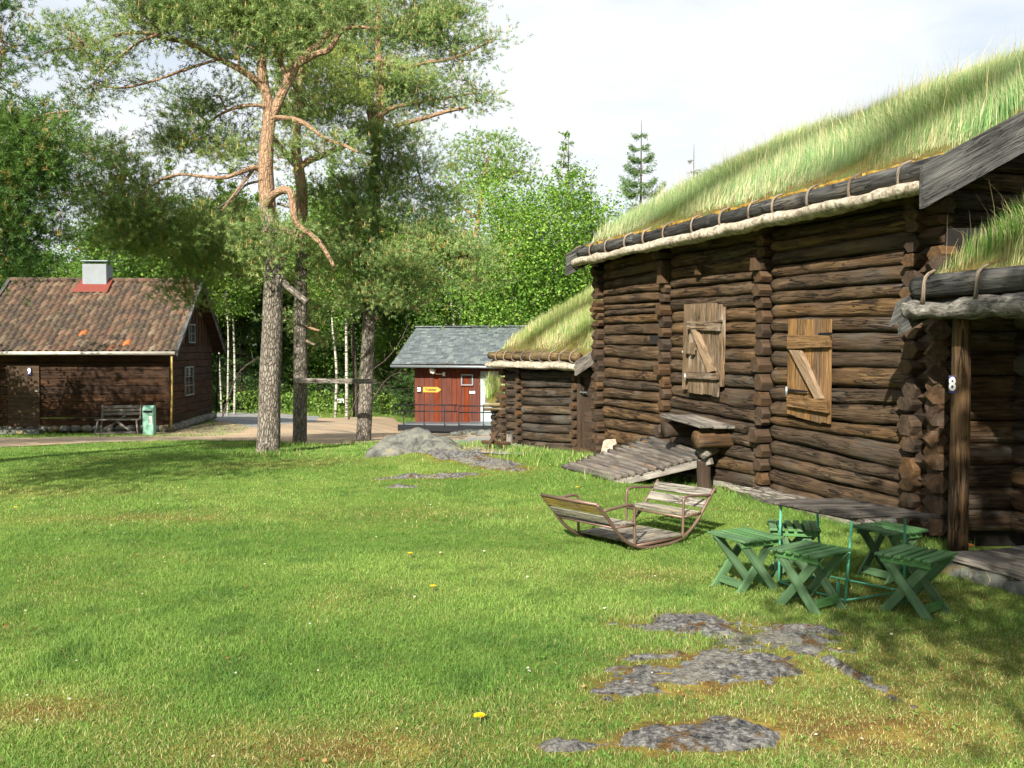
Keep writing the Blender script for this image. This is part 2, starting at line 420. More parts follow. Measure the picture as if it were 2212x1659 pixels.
def groundmat():
    t = NT('lawn_soil'); g = t.n('ShaderNodeNewGeometry').outputs['Position']
    n1 = t.noise(g, .9, 5, .6); n2 = t.noise(g, 22, 6, .7); n3 = t.noise(g, 3.0, 5, .65); dry = t.attr('dry').outputs['Fac']
    c = t.ramp(n1, [(.35, '#54702a'), (.65, '#6f8438')])
    c = t.mix(t.ramp(n3, [(.45, 0), (.75, .5)]), c, '#8d8950')
    c = t.mix(dry, c, t.ramp(n3, [(.35, '#7a6a3c'), (.5, '#6b4f2a'), (.65, '#94803f')]))
    c = t.mix(1.0, c, t.ramp(n2, [(.25, .55), (.7, 1.0)]), 'MULTIPLY')
    return t.pbr(c, .95, t.bump(n2, .8, .03), spec=.1)
M['ground'] = groundmat()
def gravelmat(name, a, b, c_):
    t = NT(name); g = t.n('ShaderNodeNewGeometry').outputs['Position']
    n1 = t.noise(g, 60, 4, .8); n2 = t.noise(g, .7, 4, .6)
    c = t.mix(t.ramp(n2, [(.4, 0), (.62, 1)]), a, b); c = t.mix(1.0, c, t.ramp(n1, [(.3, .6), (.7, 1.1)]), 'MULTIPLY')
    return t.pbr(c, .95, t.bump(n1, .7, .02), spec=.1)
M['gravel'] = gravelmat('tan_gravel', '#b39c80', '#9a8c78', 0)
M['asphalt'] = gravelmat('grey_gravel', '#85888c', '#94928c', 0)
def tilemat():
    t = NT('old_roof_tiles'); g = t.attr('guv').outputs['Vector']; r = t.attr('rnd').outputs['Fac']
    p = t.n('ShaderNodeNewGeometry').outputs['Position']
    c = t.ramp(r, [(0, '#39312d'), (.3, '#493a31'), (.55, '#5b4437'), (.8, '#675243'), (.93, '#6c6352'), (.985, '#b0602e')])
    n = t.noise(p, 1.3, 5, .65); c = t.mix(t.ramp(n, [(.42, .0), (.6, .8)]), c, '#3a332c')
    n2 = t.noise(p, 9, 5, .7); c = t.mix(t.ramp(n2, [(.5, 0), (.7, .5)]), c, '#7d7350')
    return t.pbr(c, .85, t.bump(n2, .6, .01), spec=.2)
M['tile'] = tilemat()
def slatemat():
    t = NT('slate_roof'); r = t.attr('rnd').outputs['Fac']; p = t.n('ShaderNodeNewGeometry').outputs['Position']
    c = t.ramp(r, [(0, '#41484a'), (.5, '#4e5658'), (.9, '#5c6465'), (1, '#666c68')])
    c = t.mix(t.ramp(t.noise(p, 7, 6, .7), [(.63, 0), (.66, .8)]), c, '#989a84')
    return t.pbr(c, .7, t.bump(t.noise(p, 14, 5), .5, .01), spec=.3)
M['slate'] = slatemat()
def barkedge():
    t = NT('birch_bark_edge'); g = t.attr('guv').outputs['Vector']
    n = t.noise(t.vec(g, (14, 7, 7)), 1, 6, .7, .8)
    n2 = t.noise(t.vec(g, (45, 12, 12)), 1, 4, .7, .5); n = t.math('ADD', t.math('MULTIPLY', n, .6), t.math('MULTIPLY', n2, .4)); c = t.ramp(n, [(.36, '#4b4236'), (.45, '#8b8070'), (.54, '#b5ab98'), (.66, '#cfc7b6')])
    return t.pbr(c, .9, t.bump(n, 1, .05), spec=.15)
M['barkedge'] = barkedge()
def barkedge2():
    t = NT('grey_bark_edge'); g = t.attr('guv').outputs['Vector']
    n = t.noise(t.vec(g, (10, 16, 16)), 1, 6, .7, .8)
    c = t.ramp(n, [(.34, '#33312c'), (.45, '#5f5b53'), (.58, '#85817a'), (.72, '#a09c90')])
    return t.pbr(c, .9, t.bump(n, 1, .04), spec=.15)
M['barkgrey'] = barkedge2()
def sodmat():
    t = NT('sod_and_moss'); p = t.n('ShaderNodeNewGeometry').outputs['Position']
    n = t.noise(p, 4, 6, .7); c = t.ramp(n, [(.3, '#443a20'), (.45, '#66582f'), (.55, '#5f6036'), (.7, '#566534')])
    return t.pbr(c, .95, t.bump(t.noise(p, 30, 5, .7), 1, .04), spec=.1)
M['sod'] = sodmat()
# ================================================================== GROUND
def c3(h): return np.array(lin(h)[:3])
def axis(lo, hi, f, s0, s1):
    out = [lo]
    while out[-1] < hi:
        x = out[-1]; out.append(x + (s0 if f(x) else s1))
    return np.array(out)
def DRY(x, y):
    r = ROCK(x, y); n = fbm(x, y, .9, 4, 3)
    d = np.clip((r + 1.6) / 1.7, 0, 1) * .85
    # dry patches: lower right foreground, lower centre, under the stools
    for px, py, rx, ry, a in ((2000, 1450, 1.2, .8, .75), (1950, 1600, 1.2, .4, .7), (700, 1620, .9, .3, .75), (1980, 1300, 1.0, .6, .55), (60, 1540, .5, .25, .5),
                              (40, 1060, 2.0, .4, .3), (900, 1110, 2, .5, .25), (1150, 1560, .7, .3, .4), (690, 1000, 1.6, .5, .3), (250, 1120, 1.6, .3, .3), (1450, 1250, .6, .3, .3)):
        g = PZ(px, py, 0); d = np.maximum(d, a * np.exp(-((x - g.x) / rx) ** 2 - ((y - g.y) / ry) ** 2))
    return np.clip(d * (.35 + 1.5 * n) + np.clip(n - .6, 0, 1) * .9, 0, 1)
def make_ground():
    xs = np.concatenate([np.arange(-90, -12, 2.0), np.arange(-12, 12, .14), np.arange(12, 90, 2.0)])
    ys = np.concatenate([np.arange(-30, 2.5, 1.0), np.arange(2.5, 12, .10), np.arange(12, 34, .25), np.arange(34, 130, 2.0), [200, 400, 900]])
    xs = np.concatenate([[-900, -400, -200], xs, [200, 400, 900]])
    X, Y = np.meshgrid(xs, ys); Z = H(X, Y); n = len(xs)
    idx = np.arange(len(ys) * n).reshape(len(ys), n)
    F = np.stack([idx[:-1, :-1], idx[:-1, 1:], idx[1:, 1:], idx[1:, :-1]], -1).reshape(-1, 4)
    D = DRY(X, Y)
    me = raw('lawn', np.stack([X, Y, Z], -1).reshape(-1, 3), F, {'dry': ('FLOAT', D.ravel())}, True)
    return struct(obj('lawn', me, None, M['ground']))
make_ground()
def make_rocks():
    xs = np.arange(-3.4, 3.2, .022); ys = np.arange(3.4, 15.2, .03)
    X, Y = np.meshgrid(xs, ys); f = ROCK(X, Y); n = len(xs)
    f2 = np.clip(f, -1, 1.2)
    Z = H(X, Y) + .03 * f2 + (.045 * (fbm(X, Y * 2, 9, 4, 9) - .5) + .03 * (fbm(X, Y * 1.5, 34, 4, 19) - .5)) * (f2 > -.4)
    idx = np.arange(len(ys) * n).reshape(len(ys), n)
    F = np.stack([idx[:-1, :-1], idx[:-1, 1:], idx[1:, 1:], idx[1:, :-1]], -1).reshape(-1, 4)
    keep = (f.ravel()[F] > -.5).any(1)
    near = Y.ravel()[F[:, 0]] < 8.5
    for nm, sel in (('bedrock', keep & near), ('bedrock_ledge', keep & ~near)):
        F2 = F[sel]; u, inv = np.unique(F2, return_inverse=True)
        me = raw(nm, np.stack([X, Y, Z], -1).reshape(-1, 3)[u], inv.reshape(-1, 4), None, True)
        struct(obj(nm, me, None, M['rock']))
make_rocks()

def ribbon(name, a, b, mat, lift, nx=14, ny=8):
    """sheet on the terrain between two polylines (world xy)"""
    def rs(pl, n):
        pl = np.array([[p[0], p[1]] for p in pl]); d = np.r_[0, np.cumsum(np.hypot(*np.diff(pl, axis=0).T))]; t = np.linspace(0, d[-1], n)
        return np.stack([np.interp(t, d, pl[:, 0]), np.interp(t, d, pl[:, 1])], -1)
    A = rs(a, nx * 8); B = rs(b, nx * 8); T = np.linspace(0, 1, ny * 4)[:, None, None]
    Pp = A[None] * (1 - T) + B[None] * T
    w = .10 * (fbm(Pp[..., 0], Pp[..., 1], 1.5, 3, 4) - .5)
    Pp[..., 1] += w * 2
    Z = H(Pp[..., 0], Pp[..., 1]) + lift
    ny_, nx_ = Z.shape; idx = np.arange(ny_ * nx_).reshape(ny_, nx_)
    F = np.stack([idx[:-1, :-1], idx[:-1, 1:], idx[1:, 1:], idx[1:, :-1]], -1).reshape(-1, 4)
    me = raw(name, np.concatenate([Pp, Z[..., None]], -1).reshape(-1, 3), F, None, True)
    struct(obj(name, me, None, mat)); PATHS.append([tuple(p) for p in A] + [tuple(p) for p in B[::-1]])
PATHS = []
g = lambda x, y: G(x, y)[:2]
ribbon('gravel_path', [(-26, 18.2), g(0, 967), g(200, 957), g(420, 953), g(560, 953), g(650, 960), g(760, 960), g(880, 963), g(1010, 978), g(1130, 985)],
       [(-26, 22.2), g(0, 946), g(200, 946), g(430, 944), g(520, 936), g(560, 912), g(620, 903), g(740, 903), g(850, 903), g(880, 930), g(1085, 938)], M['gravel'], .012, 20, 10)
ribbon('gravel_track', [g(440, 905), g(500, 915), g(560, 926), g(680, 912)], [g(430, 893), g(520, 892), g(600, 893), g(690, 900)], M['asphalt'], .016, 8, 4)
ribbon('gravel_apron', [g(830, 950), g(900, 950), g(1010, 952)], [g(820, 906), g(880, 916), g(1000, 930)], M['gravel'], .020, 6, 6)
ribbon('gravel_forecourt', [g(1010, 980), g(1085, 984), g(1130, 984)], [g(890, 926), g(1000, 945), g(1095, 946)], M['asphalt'], .018, 6, 6)
def onpath(x, y):
    m = np.zeros(np.shape(x), bool)
    for p in PATHS: m |= inpoly(x, y, p)
    return m

# ------------------------------------------------------------------ blades
def blades(name, pos, h, w, col, lean=.35, segs=2, parent=None, mat=None, up=None, tipcol=None, seed=1, kind='stuff', curl=.5):
    r = np.random.default_rng(seed); N = len(pos)
    an = r.uniform(0, 2 * np.pi, N); la = r.uniform(0, 2 * np.pi, N); lm = np.abs(r.normal(0, lean, N))
    s = np.stack([np.cos(an), np.sin(an), np.zeros(N)], -1); d = np.stack([np.cos(la), np.sin(la), np.zeros(N)], -1)
    U = np.zeros((N, 3)); U[:, 2] = 1
    if up is not None: U = U * .75 + np.array(up) * .25
    h = np.asarray(h)[:, None]; w = np.asarray(w)[:, None]; lm = lm[:, None]
    p0 = pos; pm = pos + U * h * .55 + d * lm * h * .35; pt = pos + U * h * (1 - .25 * lm) + d * lm * h * (.8 + curl)
    vs = [p0 - s * w / 2, p0 + s * w / 2]; k = 3
    if segs == 2: vs += [pm - s * w * .42, pm + s * w * .42]; k = 5
    vs.append(pt); Vt = np.stack(vs, 1).reshape(-1, 3); b = np.arange(N)[:, None] * k
    if segs == 2: F = np.concatenate([b + np.array([[0, 1, 3]]), b + np.array([[0, 3, 2]]), b + np.array([[2, 3, 4]])], 0)
    else: F = b + np.array([[0, 1, 2]])
    C = np.repeat(col[:, None, :], k, 1)
    if tipcol is not None: C[:, -1] = tipcol
    C = np.concatenate([C, np.ones((N, k, 1))], -1).reshape(-1, 4)
    me = raw(name, Vt, F, {'col': ('FLOAT_COLOR', C)})
    o = obj(name, me, parent, mat or M['blade'])
    if kind: o['kind'] = kind
    return o
def mixc(a, b, t): return a * (1 - t[:, None]) + b * t[:, None]
def lawncol(x, y, r):
    n = fbm(x, y, .8, 4, 11); n2 = fbm(x, y, 4.0, 3, 12); d = DRY(x, y); N = len(x)
    c = mixc(c3('#5f8238'), c3('#86a250'), np.clip((n - .32) * 2.2 + r.normal(0, .2, N), 0, 1))
    c = mixc(c, c3('#4c7032'), np.clip((n2 - .52) * 3.0, 0, .75))
    st = r.random(N) < np.clip(.012 + d * .62 + (n2 < .34) * .08, 0, .95)
    c[st] = mixc(c3('#8f8f55'), c3('#c0b684'), r.random(st.sum()))
    br = r.random(N) < d * .15; c[br] = c3('#73552c')
    return c * r.uniform(.62, 1.2, (N, 1))
def weeds():
    r = np.random.default_rng(12); vs, cs = [], []
    n = 900; Y = 3.4 + 9 * r.random(n) ** 1.4; X = r.uniform(-1, 1, n) * (.56 * Y); k = (X < 3.4 - .339 * (Y - 8.8)) & (ROCK(X, Y) < -.6) & (fbm(X, Y, .7, 3, 88) > .42); X, Y = X[k], Y[k]
    for x, y in zip(X, Y):
        m_ = r.integers(4, 9); z = Hf(x, y) + .018; col = c3('#5f8438') * r.uniform(.8, 1.25)
        for q in range(m_):
            a = r.uniform(0, 6.28); L = r.uniform(.008, .022); w = L * .32; d = np.array([math.cos(a), math.sin(a), .35]); s_ = np.array([-math.sin(a), math.cos(a), 0]) * w; b = np.array([x, y, z]) + np.append(r.normal(0, .012, 2), 0)
            vs += [b, b + d * L * .5 - s_, b + d * L, b + d * L * .5 + s_]; cs += [col] * 4
    n = 170; Y = 3.4 + 11 * r.random(n) ** 1.3; X = r.uniform(-1, 1, n) * (.56 * Y); k = (X < 3.2 - .339 * (Y - 8.8)); X, Y = X[k], Y[k]
    for x, y in zip(X, Y):
        z = Hf(x, y) + .028; a = r.uniform(0, 3.14); L = r.uniform(.006, .014); u = np.array([math.cos(a), math.sin(a), .2]) * L; v = np.array([-math.sin(a), math.cos(a), .3]) * L * .7; b = np.array([x, y, z]); col = c3(['#d8d4c6', '#b98f5c', '#d3cdb8', '#8a5a38'][r.integers(0, 4)])
        vs += [b - u, b - v, b + u, b + v]; cs += [col] * 4
    vs = np.array(vs); o = obj('lawn_weeds', raw('lawn_weeds', vs, np.arange(len(vs)).reshape(-1, 4), {'col': ('FLOAT_COLOR', np.concatenate([np.array(cs), np.ones((len(cs), 1))], 1))}), None, M['blade']); o['kind'] = 'stuff'
weeds()
def lawn():
    r = np.random.default_rng(3)
    def sample(N, y0, y1, p, k=.62):
        u = r.random(N); q = 1 - p; Y = (y0 ** q + u * (y1 ** q - y0 ** q)) ** (1 / q); X = r.uniform(-1, 1, N) * (k * Y + .7); return X, Y
    for nm, N, y0, y1, p, h0, w0, seg in (('lawn_grass', 560000, 3.1, 9.0, .6, .029, .0031, 2), ('lawn_grass_beyond', 420000, 8.9, 21, .4, .030, .0075, 1)):
        X, Y = sample(N, y0, y1, p)
        ro = ROCK(X, Y); d = DRY(X, Y)
        keep = ~onpath(X, Y) & (r.random(N) > np.clip(ro * 1.4 + .85, 0, .955)) & (r.random(N) > d * .55)
        keep &= ~((X > 3.75 - .339 * (Y - 8.8) + .1) & (Y < 15.6) & (Y > 8.8)) & ~((X > 3.55) & (Y > 7.5) & (Y < 9.0))
        X, Y, d = X[keep], Y[keep], d[keep]; N = len(X)
        # taller fringe along the barn wall and round the trunks
        dist = (3.74 - .339 * (Y - 8.8) - X) * .947
        fr = np.exp(-np.clip(dist, 0, 9) ** 2 / .06) * (Y > 8.7) * (Y < 19)
        hh = h0 * r.uniform(.5, 1.35, N) * (1 - .35 * d) * (1 + 1.0 * np.clip(fbm(X, Y, 1.6, 3, 21) - .52, 0, 1) * 3) + fr * r.uniform(.03, .14, N)
        pos = np.stack([X, Y, H(X, Y) - .003], -1)
        ww = w0 * r.uniform(.6, 1.3, N) * (1 + .0 * Y)
        if seg == 1: ww *= (Y / 11)
        o = blades(nm, pos, hh, ww, lawncol(X, Y, r), .9, seg, seed=4, curl=.35)
    # verge beyond the path and round the cabin
    N = 150000; Y = r.uniform(18, 58, N); X = r.uniform(-1, 1, N) * (.6 * Y)
    m = (Y > 20) & ~onpath(X, Y) & ~((X < -9.4) & (X > -14.5) & (Y > 27) & (Y < 32.4))
    X, Y = X[m], Y[m]; N = len(X); c = lawncol(X, Y, r)
    blades('verge_grass', np.stack([X, Y, H(X, Y)], -1), .06 * r.uniform(.5, 1.6, N), .02 * Y / 25, c, .8, 1, seed=5)
    # taller tufts: under the ramp and along the wall, boulder and shed
    P_ = []
    for (px, py, s, n) in ((1545, 1040, .25, 900), (1640, 1055, .3, 1400), (1750, 1080, .25, 900), (1830, 1105, .2, 400), (1250, 1000, .5, 1200), (1180, 985, .5, 1500), (1330, 1035, .3, 500), (1430, 1040, .25, 700), (1120, 975, .4, 900),
                           (1990, 1185, .16, 500), (2030, 1190, .1, 300), (590, 985, .3, 500), (960, 965, .3, 400), (820, 968, .3, 400), (1100, 960, .3, 400), (650, 965, .2, 200), (788, 962, .25, 250), (1050, 962, .3, 300), (1950, 1180, .14, 300), (2150, 1235, .25, 300), (2190, 1250, .25, 300)):
        q = G(px, py); P_.append(np.stack([r.normal(q.x, s, n), r.normal(q.y, s * .7, n)], -1))
    P_ = np.concatenate(P_); X, Y = P_.T
    k = ~((X > 3.74 - .339 * (Y - 8.8)) & (Y > 8.8) & (Y < 15.6)); X, Y = X[k], Y[k]; N = len(X)
    c = mixc(c3('#4f7630'), c3('#7b9646'), r.random(N)); s_ = r.random(N) < .12; c[s_] = c3('#c3b884')
    blades('tall_grass', np.stack([X, Y, H(X, Y) - .005], -1), r.uniform(.05, .15, N), .006 * r.uniform(.6, 1.2, N) * np.clip(Y / 10, .7, 2), c, .4, 2, seed=6)
lawn()

# ================================================================== BARN
B0 = V((3.74, 8.8, 0)); U_ = V((-.321, .947, 0)).normalized(); N_ = V((-.947, -.321, 0)).normalized(); UP = V((0, 0, 1))
WL = 7.12
def W(x, y, off=0.0):
    """point on the barn's long wall plane (offset off outwards) seen at reference (x, y)"""
    d = ray(x, y); o = B0 + N_ * off; c = V((0, 0, CAMZ)); t = (o - c).dot(N_) / d.dot(N_); return c + d * t
def Wat(xd, yd, s, off=0):
    """height on the wall at the along-wall position s of the sight line"""
    p = W(xd, yd, off); return p.z
def sof(x): p = W(x, 800); return (p - B0).dot(U_)
S2 = 3500 / 2212
def bp(s, z, off=0): return B0 + U_ * s + N_ * off + UP * z
barn = thing('log_barn', 'dark brown log barn with a grass-covered sod roof, the long building on the right', 'barn', tuple(B0))
barn_inv = B0
def child(mb, name, mats, parent, bevel=0):
    return mb.build(name, mats, parent, origin=(parent.parent.location if parent.parent else parent.location), bevel=bevel)
# log course joints measured bay by bay, (left y, right y), 3500 px scale
bays = [
 (2700, 3110, [(775, 700), (819, 751), (859, 790), (904, 852), (946, 903), (995, 964), (1038, 1011), (1089, 1083), (1138, 1138), (1197, 1203), (1256, 1261), (1318, 1332), (1372, 1383), (1425, 1457), (1455, 1515), (1511, 1605), (1562, 1650), (1610, 1703), (1660, 1765)]),
 (2318, 2607, [(870, 820), (915, 868), (955, 925), (988, 958), (1022, 1008), (1065, 1050), (1105, 1098), (1142, 1140), (1185, 1190), (1228, 1240), (1270, 1285), (1314, 1330), (1355, 1406), (1395, 1450), (1440, 1490), (1485, 1536), (1530, 1583), (1575, 1627)]),
 (2085, 2275, [(930, 885), (958, 922), (989, 962), (1013, 997), (1041, 1031), (1061, 1051), (1083, 1070), (1108, 1104), (1148, 1144), (1180, 1180), (1219, 1236), (1256, 1270), (1293, 1308), (1324, 1341), (1361, 1377), (1385, 1417), (1426, 1448), (1465, 1495), (1510, 1545), (1545, 1570)]),
]
cols = [sof(1996), sof(1663), sof(1449), sof(1306)]
mb = MB(); TOPZ = 3.10
sts = MB()
for bi, (xl, xr, js) in enumerate(bays):
    sl, sr = sof(xl / S2), sof(xr / S2)
    s_hi = cols[bi + 1] - .06; s_lo = cols[bi] + .06
    Z = [(W(xl / S2, a / S2).z, W(xr / S2, b / S2).z) for a, b in js]
    def ext(zl, zr, s): t = (s - sl) / (sr - sl); return zl + (zr - zl) * t
    rows = [(ext(a, b, s_lo), ext(a, b, s_hi)) for a, b in Z]
    while min(rows[0]) < TOPZ: rows.insert(0, (rows[0][0] + .165, rows[0][1] + .165))
    while max(rows[-1]) > .08: rows.append((rows[-1][0] - .17, rows[-1][1] - .17))
    for i in range(len(rows) - 1):
        (a0, a1), (b0, b1) = rows[i], rows[i + 1]
        h0 = max((a0 - b0) / 2, .03); h1 = max((a1 - b1) / 2, .03)
        j = random.uniform(-.012, .012)
        log(mb, bp(s_lo, (a0 + b0) / 2, j), bp(s_hi, (a1 + b1) / 2, j), h0 * 1.02, h1 * 1.02, .105 * random.uniform(.9, 1.08), seg=22, n=18, lump=.14, point=.45, pl=.13)
    sts = MB()
    # notched log ends of the cross wall at the far side of this bay
    rz = [(r0 + r1) / 2 for r0, r1 in [(rows[k][1], rows[k][1]) for k in range(len(rows))]]
    for i in range(len(rz) - 1):
        h = rz[i] - rz[i + 1]; zc = (rz[i] + rz[i + 1]) / 2 - h * .35
        if random.random() < .06 and bi < 2: continue
        stub(sts, bp(cols[bi + 1] + random.uniform(-.015, .015), zc, 0), N_, .15 + random.uniform(-.015, .025) + (.06 if i % 5 == 0 else 0), .185, h * random.uniform(.86, 1.0))
    if bi < 2: child(sts, 'corner_notches', M['stub'], barn)
    else:
        for i in range(19): stub(sts, bp(WL + .05, .1 + i * .168, -.0), U_, .2, .19, .15)
        child(sts, 'corner_notches', M['stub'], barn)
    if bi == 0:
        sts = MB(); st2 = MB(); rz = [r[0] for r in rows]
        for i in range(len(rz) - 1):
            h = rz[i] - rz[i + 1]; zc = (rz[i] + rz[i + 1]) / 2 - h * .4
            stub(sts, bp(-.02 + random.uniform(-.02, .02), zc, 0), N_, .17 + random.uniform(-.02, .03), .2, h * random.uniform(.85, 1.02))
            # ends of the long wall seen from the gable
            stub(st2, bp(-.1, (rz[i] + rz[i + 1]) / 2, 0), -U_, .16 + random.uniform(0, .05), .2, h * .95)
        child(sts, 'corner_notches', M['stub'], barn); child(st2, 'log_ends', M['stub'], barn)
# dark core behind the joints
mb2 = MB()
obox(mb2, bp(-.05, 0.0, -.03), U_ * (WL + .1), UP * 3.36, -N_ * .12)
# cover log ends at the far corner
o = child(mb, 'log_wall', M['barn'], barn); child(mb2, 'wall_core', M['dark'], o)
# sill log, grey
mb = MB(); a = W(1640, 1040, .04); b = W(1900, 1135, .04)
log(mb, bp(.3, .02, .05), bp(2.6, .06, .05), .11, .09, .13, seg=16, lump=.15); log(mb, bp(2.5, .02, .0), bp(WL, .04, .0), .11, .09, .10, seg=16)
child(mb, 'sill_log', M['greywood'], barn)
# gable walls and rear wall
SPAN, RS = 3.15, .50            # half width and roof pitch (rise per metre)
EZ = 3.33                       # roof plane height above the wall plane
gbs = [MB(), MB()]
for k in range(26):
    z = .15 + k * .185; top = z + .09
    w = min(2 * SPAN, 2 * SPAN - 2 * max(0, (top - EZ) / RS)) if top > EZ else 2 * SPAN
    if w < .5: break
    off = (2 * SPAN - w) / 2
    for s, gb in ((0.02, gbs[0]), (WL - .02, gbs[1])):
        log(gb, bp(s, z, -off - .05), bp(s, z, -(2 * SPAN - off) + .05), .095, .095, .09, seg=8, n=10)
for gb in gbs: child(gb, 'gable_wall', M['barn'], barn)
gb = MB(); obox(gb, bp(0, 0, -2 * SPAN), U_ * WL, UP * 3.1, -N_ * .15); child(gb, 'rear_wall', M['barn'], barn)
# roof: two sod slopes on boards
OV, OE0, OE1 = .46, .62, .06
def rp(s, d, z=0): return bp(s, EZ + RS * min(d, 2 * SPAN - d) + z, -d)   # d = distance inwards from wall plane
rb = MB()
for (d0, d1) in ((-OV, SPAN), (SPAN, 2 * SPAN + OV)):
    c = [rp(-OE0, d0), rp(WL + OE1, d0), rp(WL + OE1, d1), rp(-OE0, d1)]
    slab(rb, c, UP, .04, U_ if False else -N_)
roof = child(rb, 'roof', M['eavelog'], barn)
def sodslab(name, parent, f, s0, s1, d0, d1, th, seed, ns=120, nd=50, edge=.12):
    S = np.linspace(s0, s1, ns); D = np.linspace(d0, d1, nd); SS, DD = np.meshgrid(S, D)
    e = np.minimum(np.clip((SS - s0) / edge, 0, 1), np.clip((s1 - SS) / edge, 0, 1)) * np.clip((DD - d0) / edge, 0, 1)
    hh = th * np.sqrt(np.clip(e, 0, 1)) * (.9 + .2 * fbm(SS, DD, 2.2, 4, seed)) + .05 * fbm(SS, DD, 7, 3, seed + 1)
    base = np.array([[f(s, d, 0) for s in S] for d in D]); base[..., 2] += hh
    idx = np.arange(ns * nd).reshape(nd, ns); F = np.stack([idx[:-1, :-1], idx[:-1, 1:], idx[1:, 1:], idx[1:, :-1]], -1).reshape(-1, 4)
    base -= np.array(parent.location)
    me = raw(name, base.reshape(-1, 3), F, None, True); return obj(name, me, parent, M['sod']), hh
def sodgrass(name, parent, f, s0, s1, d0, d1, th, N, h, w, straw, seed, dens=None, lean=.28, greens=('#6f9a4a', '#9cb86a'), grad=True, straws=('#b3a878', '#cdc498'), wind=None):
    r = np.random.default_rng(seed); s = r.uniform(s0, s1, N); d = r.uniform(d0, d1, N)
    if dens is not None: k = r.random(N) < dens(s, d); s, d = s[k], d[k]
    N = len(s)
    o0 = np.array(f(0, 0, 0)); es = np.array(f(1, 0, 0)) - o0; ed = np.array(f(0, 1, 0)) - o0
    pos = o0 + s[:, None] * es + d[:, None] * ed; pos[:, 2] += th * .8; pos -= np.array(parent.location)
    n = .35 * fbm(s, d, 1.3, 3, seed) + .65 * fbm(s, d, 7, 3, seed); hh = h * r.uniform(.35, 1.35, N) * (.92 + .16 * n)
    if grad: hh *= np.clip((d - d0) / .3 + .42, .42, 1)
    c = mixc(c3(greens[0]), c3(greens[1]), np.clip(n * .8 + .05 + r.normal(0, .25, N), 0, 1))
    st = r.random(N) < straw * (.6 + .9 * fbm(s, d, 6, 3, seed + 5)) + (grad * .35) * (d - d0 < .22)
    c[st] = mixc(c3(straws[0]), c3(straws[1]), r.random(st.sum())); hh[st] *= 1.15
    c *= r.uniform(.42, 1.18, (N, 1))
    return blades(name, pos, hh, w * r.uniform(.5, 1.2, N), c, lean, 2, parent, seed=seed, tipcol=None, curl=.15)
R1 = lambda s, d, z=0: rp(s, d if d <= SPAN else d, z + .04)
so, _ = sodslab('sod', barn, R1, -OE0 + .05, WL + OE1 - .03, -OV + .16, SPAN + .02, .17, 3)
R2 = lambda s, d, z=0: rp(s, 2 * SPAN - d, z + .04)
sodslab('sod', barn, R2, -OE0 + .05, WL + OE1 - .03, -OV + .16, SPAN + .02, .17, 4, 60, 24)
RL = lambda s, d, z=0: bp(s, EZ + RS * d + z + .04, -d)
sodgrass('roof_grass', barn, RL, -OE0 + .1, WL + OE1 - .05, -OV + .24, SPAN + .1, .16, 100000, .26, .0068, .20, 8, greens=('#527e44', '#8aab6c'), straws=('#a5a378', '#c8c49c'), lean=.38)
RLb = lambda s, d, z=0: bp(s, EZ + RS * d + z + .04, -(2 * SPAN - d))
sodgrass('rear_roof_grass', barn, RLb, -OE0 + .1, WL + OE1 - .05, SPAN - .7, SPAN + .05, .16, 14000, .32, .0075, .38, 9)
sodgrass('roof_grass_stalk', barn, RL, -OE0 + .1, WL + OE1 - .05, .3, SPAN + .1, .16, 1100, .50, .005, 1.0, 10, lean=.3, grad=False)
# moss lip above the edge log
mb = MB()
for k in range(70):
    s = -OE0 + .1 + (WL + OE1 + OE0 - .2) * random.random(); rockmesh(mb, bp(s, EZ + .04 - RS * (OV - .19) + .13, OV - .19), random.uniform(.06, .16), .055, .035, k, 2, .5, rot=math.atan2(U_.y, U_.x))
t_ = NT('orange_moss'); _p = t_.n('ShaderNodeNewGeometry').outputs['Position']; _c = t_.ramp(t_.noise(_p, 20, 5, .7), [(.3, '#55431c'), (.5, '#866a2c'), (.7, '#9c8846')])
M['moss'] = t_.pbr(_c, .95, t_.bump(t_.noise(_p, 60, 4), 1, .02), spec=.1)
child(mb, 'moss', M['moss'], barn)['kind'] = 'stuff'
# edge logs
mb = MB(); eo = OV - .10; ez = EZ - RS * OV + .17
def ep(s, dz=0, do=0): return bp(s, ez + dz, eo + do)
segs = [(-OE0 + .02, 1.95), (1.9, 3.1), (3.05, 5.2), (5.15, WL + OE1)]
for i, (a, b) in enumerate(segs):
    tube(mb, [ep(a, .01), ep((a + b) / 2, random.uniform(-.012, .012)), ep(b, -.005)], [.088 - .004 * i, .083 - .004 * i, .078 - .004 * i], 16, .06, 3, sub=8)
child(mb, 'edge_log', M['eavelog'], barn)
# birch bark rolled over the eave
def barkroll(name, f, s0, s1, parent, mat, w=.15, seed=0, thick=.03, ns=170):
    vs, gs, fs = [], [], []; prof = [(-.14, .075), (-.07, .06), (0, .045), (.05, .02), (.075, -.015), (.07, -.05), (.04, -.075), (0, -.085), (-.04, -.08)]
    for i in range(ns):
        s = s0 + (s1 - s0) * i / (ns - 1)
        for j, (a, b) in enumerate(prof):
            q = mnoise.noise(V((s * 2.0, j * .35, seed))) * .035 + mnoise.noise(V((s * 9, j * .6, seed + 3))) * .018
            vs.append(f(s, a * (w / .15) + q, b + q * .8 + .012 * mnoise.noise(V((s * 1.1, 0, seed))))); gs.append((s, a * 2, b * 2))
    k = len(prof)
    for i in range(ns - 1):
        for j in range(k - 1): fs.append((i * k + j, (i + 1) * k + j, (i + 1) * k + j + 1, i * k + j + 1))
    m = MB(); m.add(vs, fs, gs, .5, True)
    o = child(m, name, mat, parent); sm = o.modifiers.new('s', 'SOLIDIFY'); sm.thickness = .012; return o
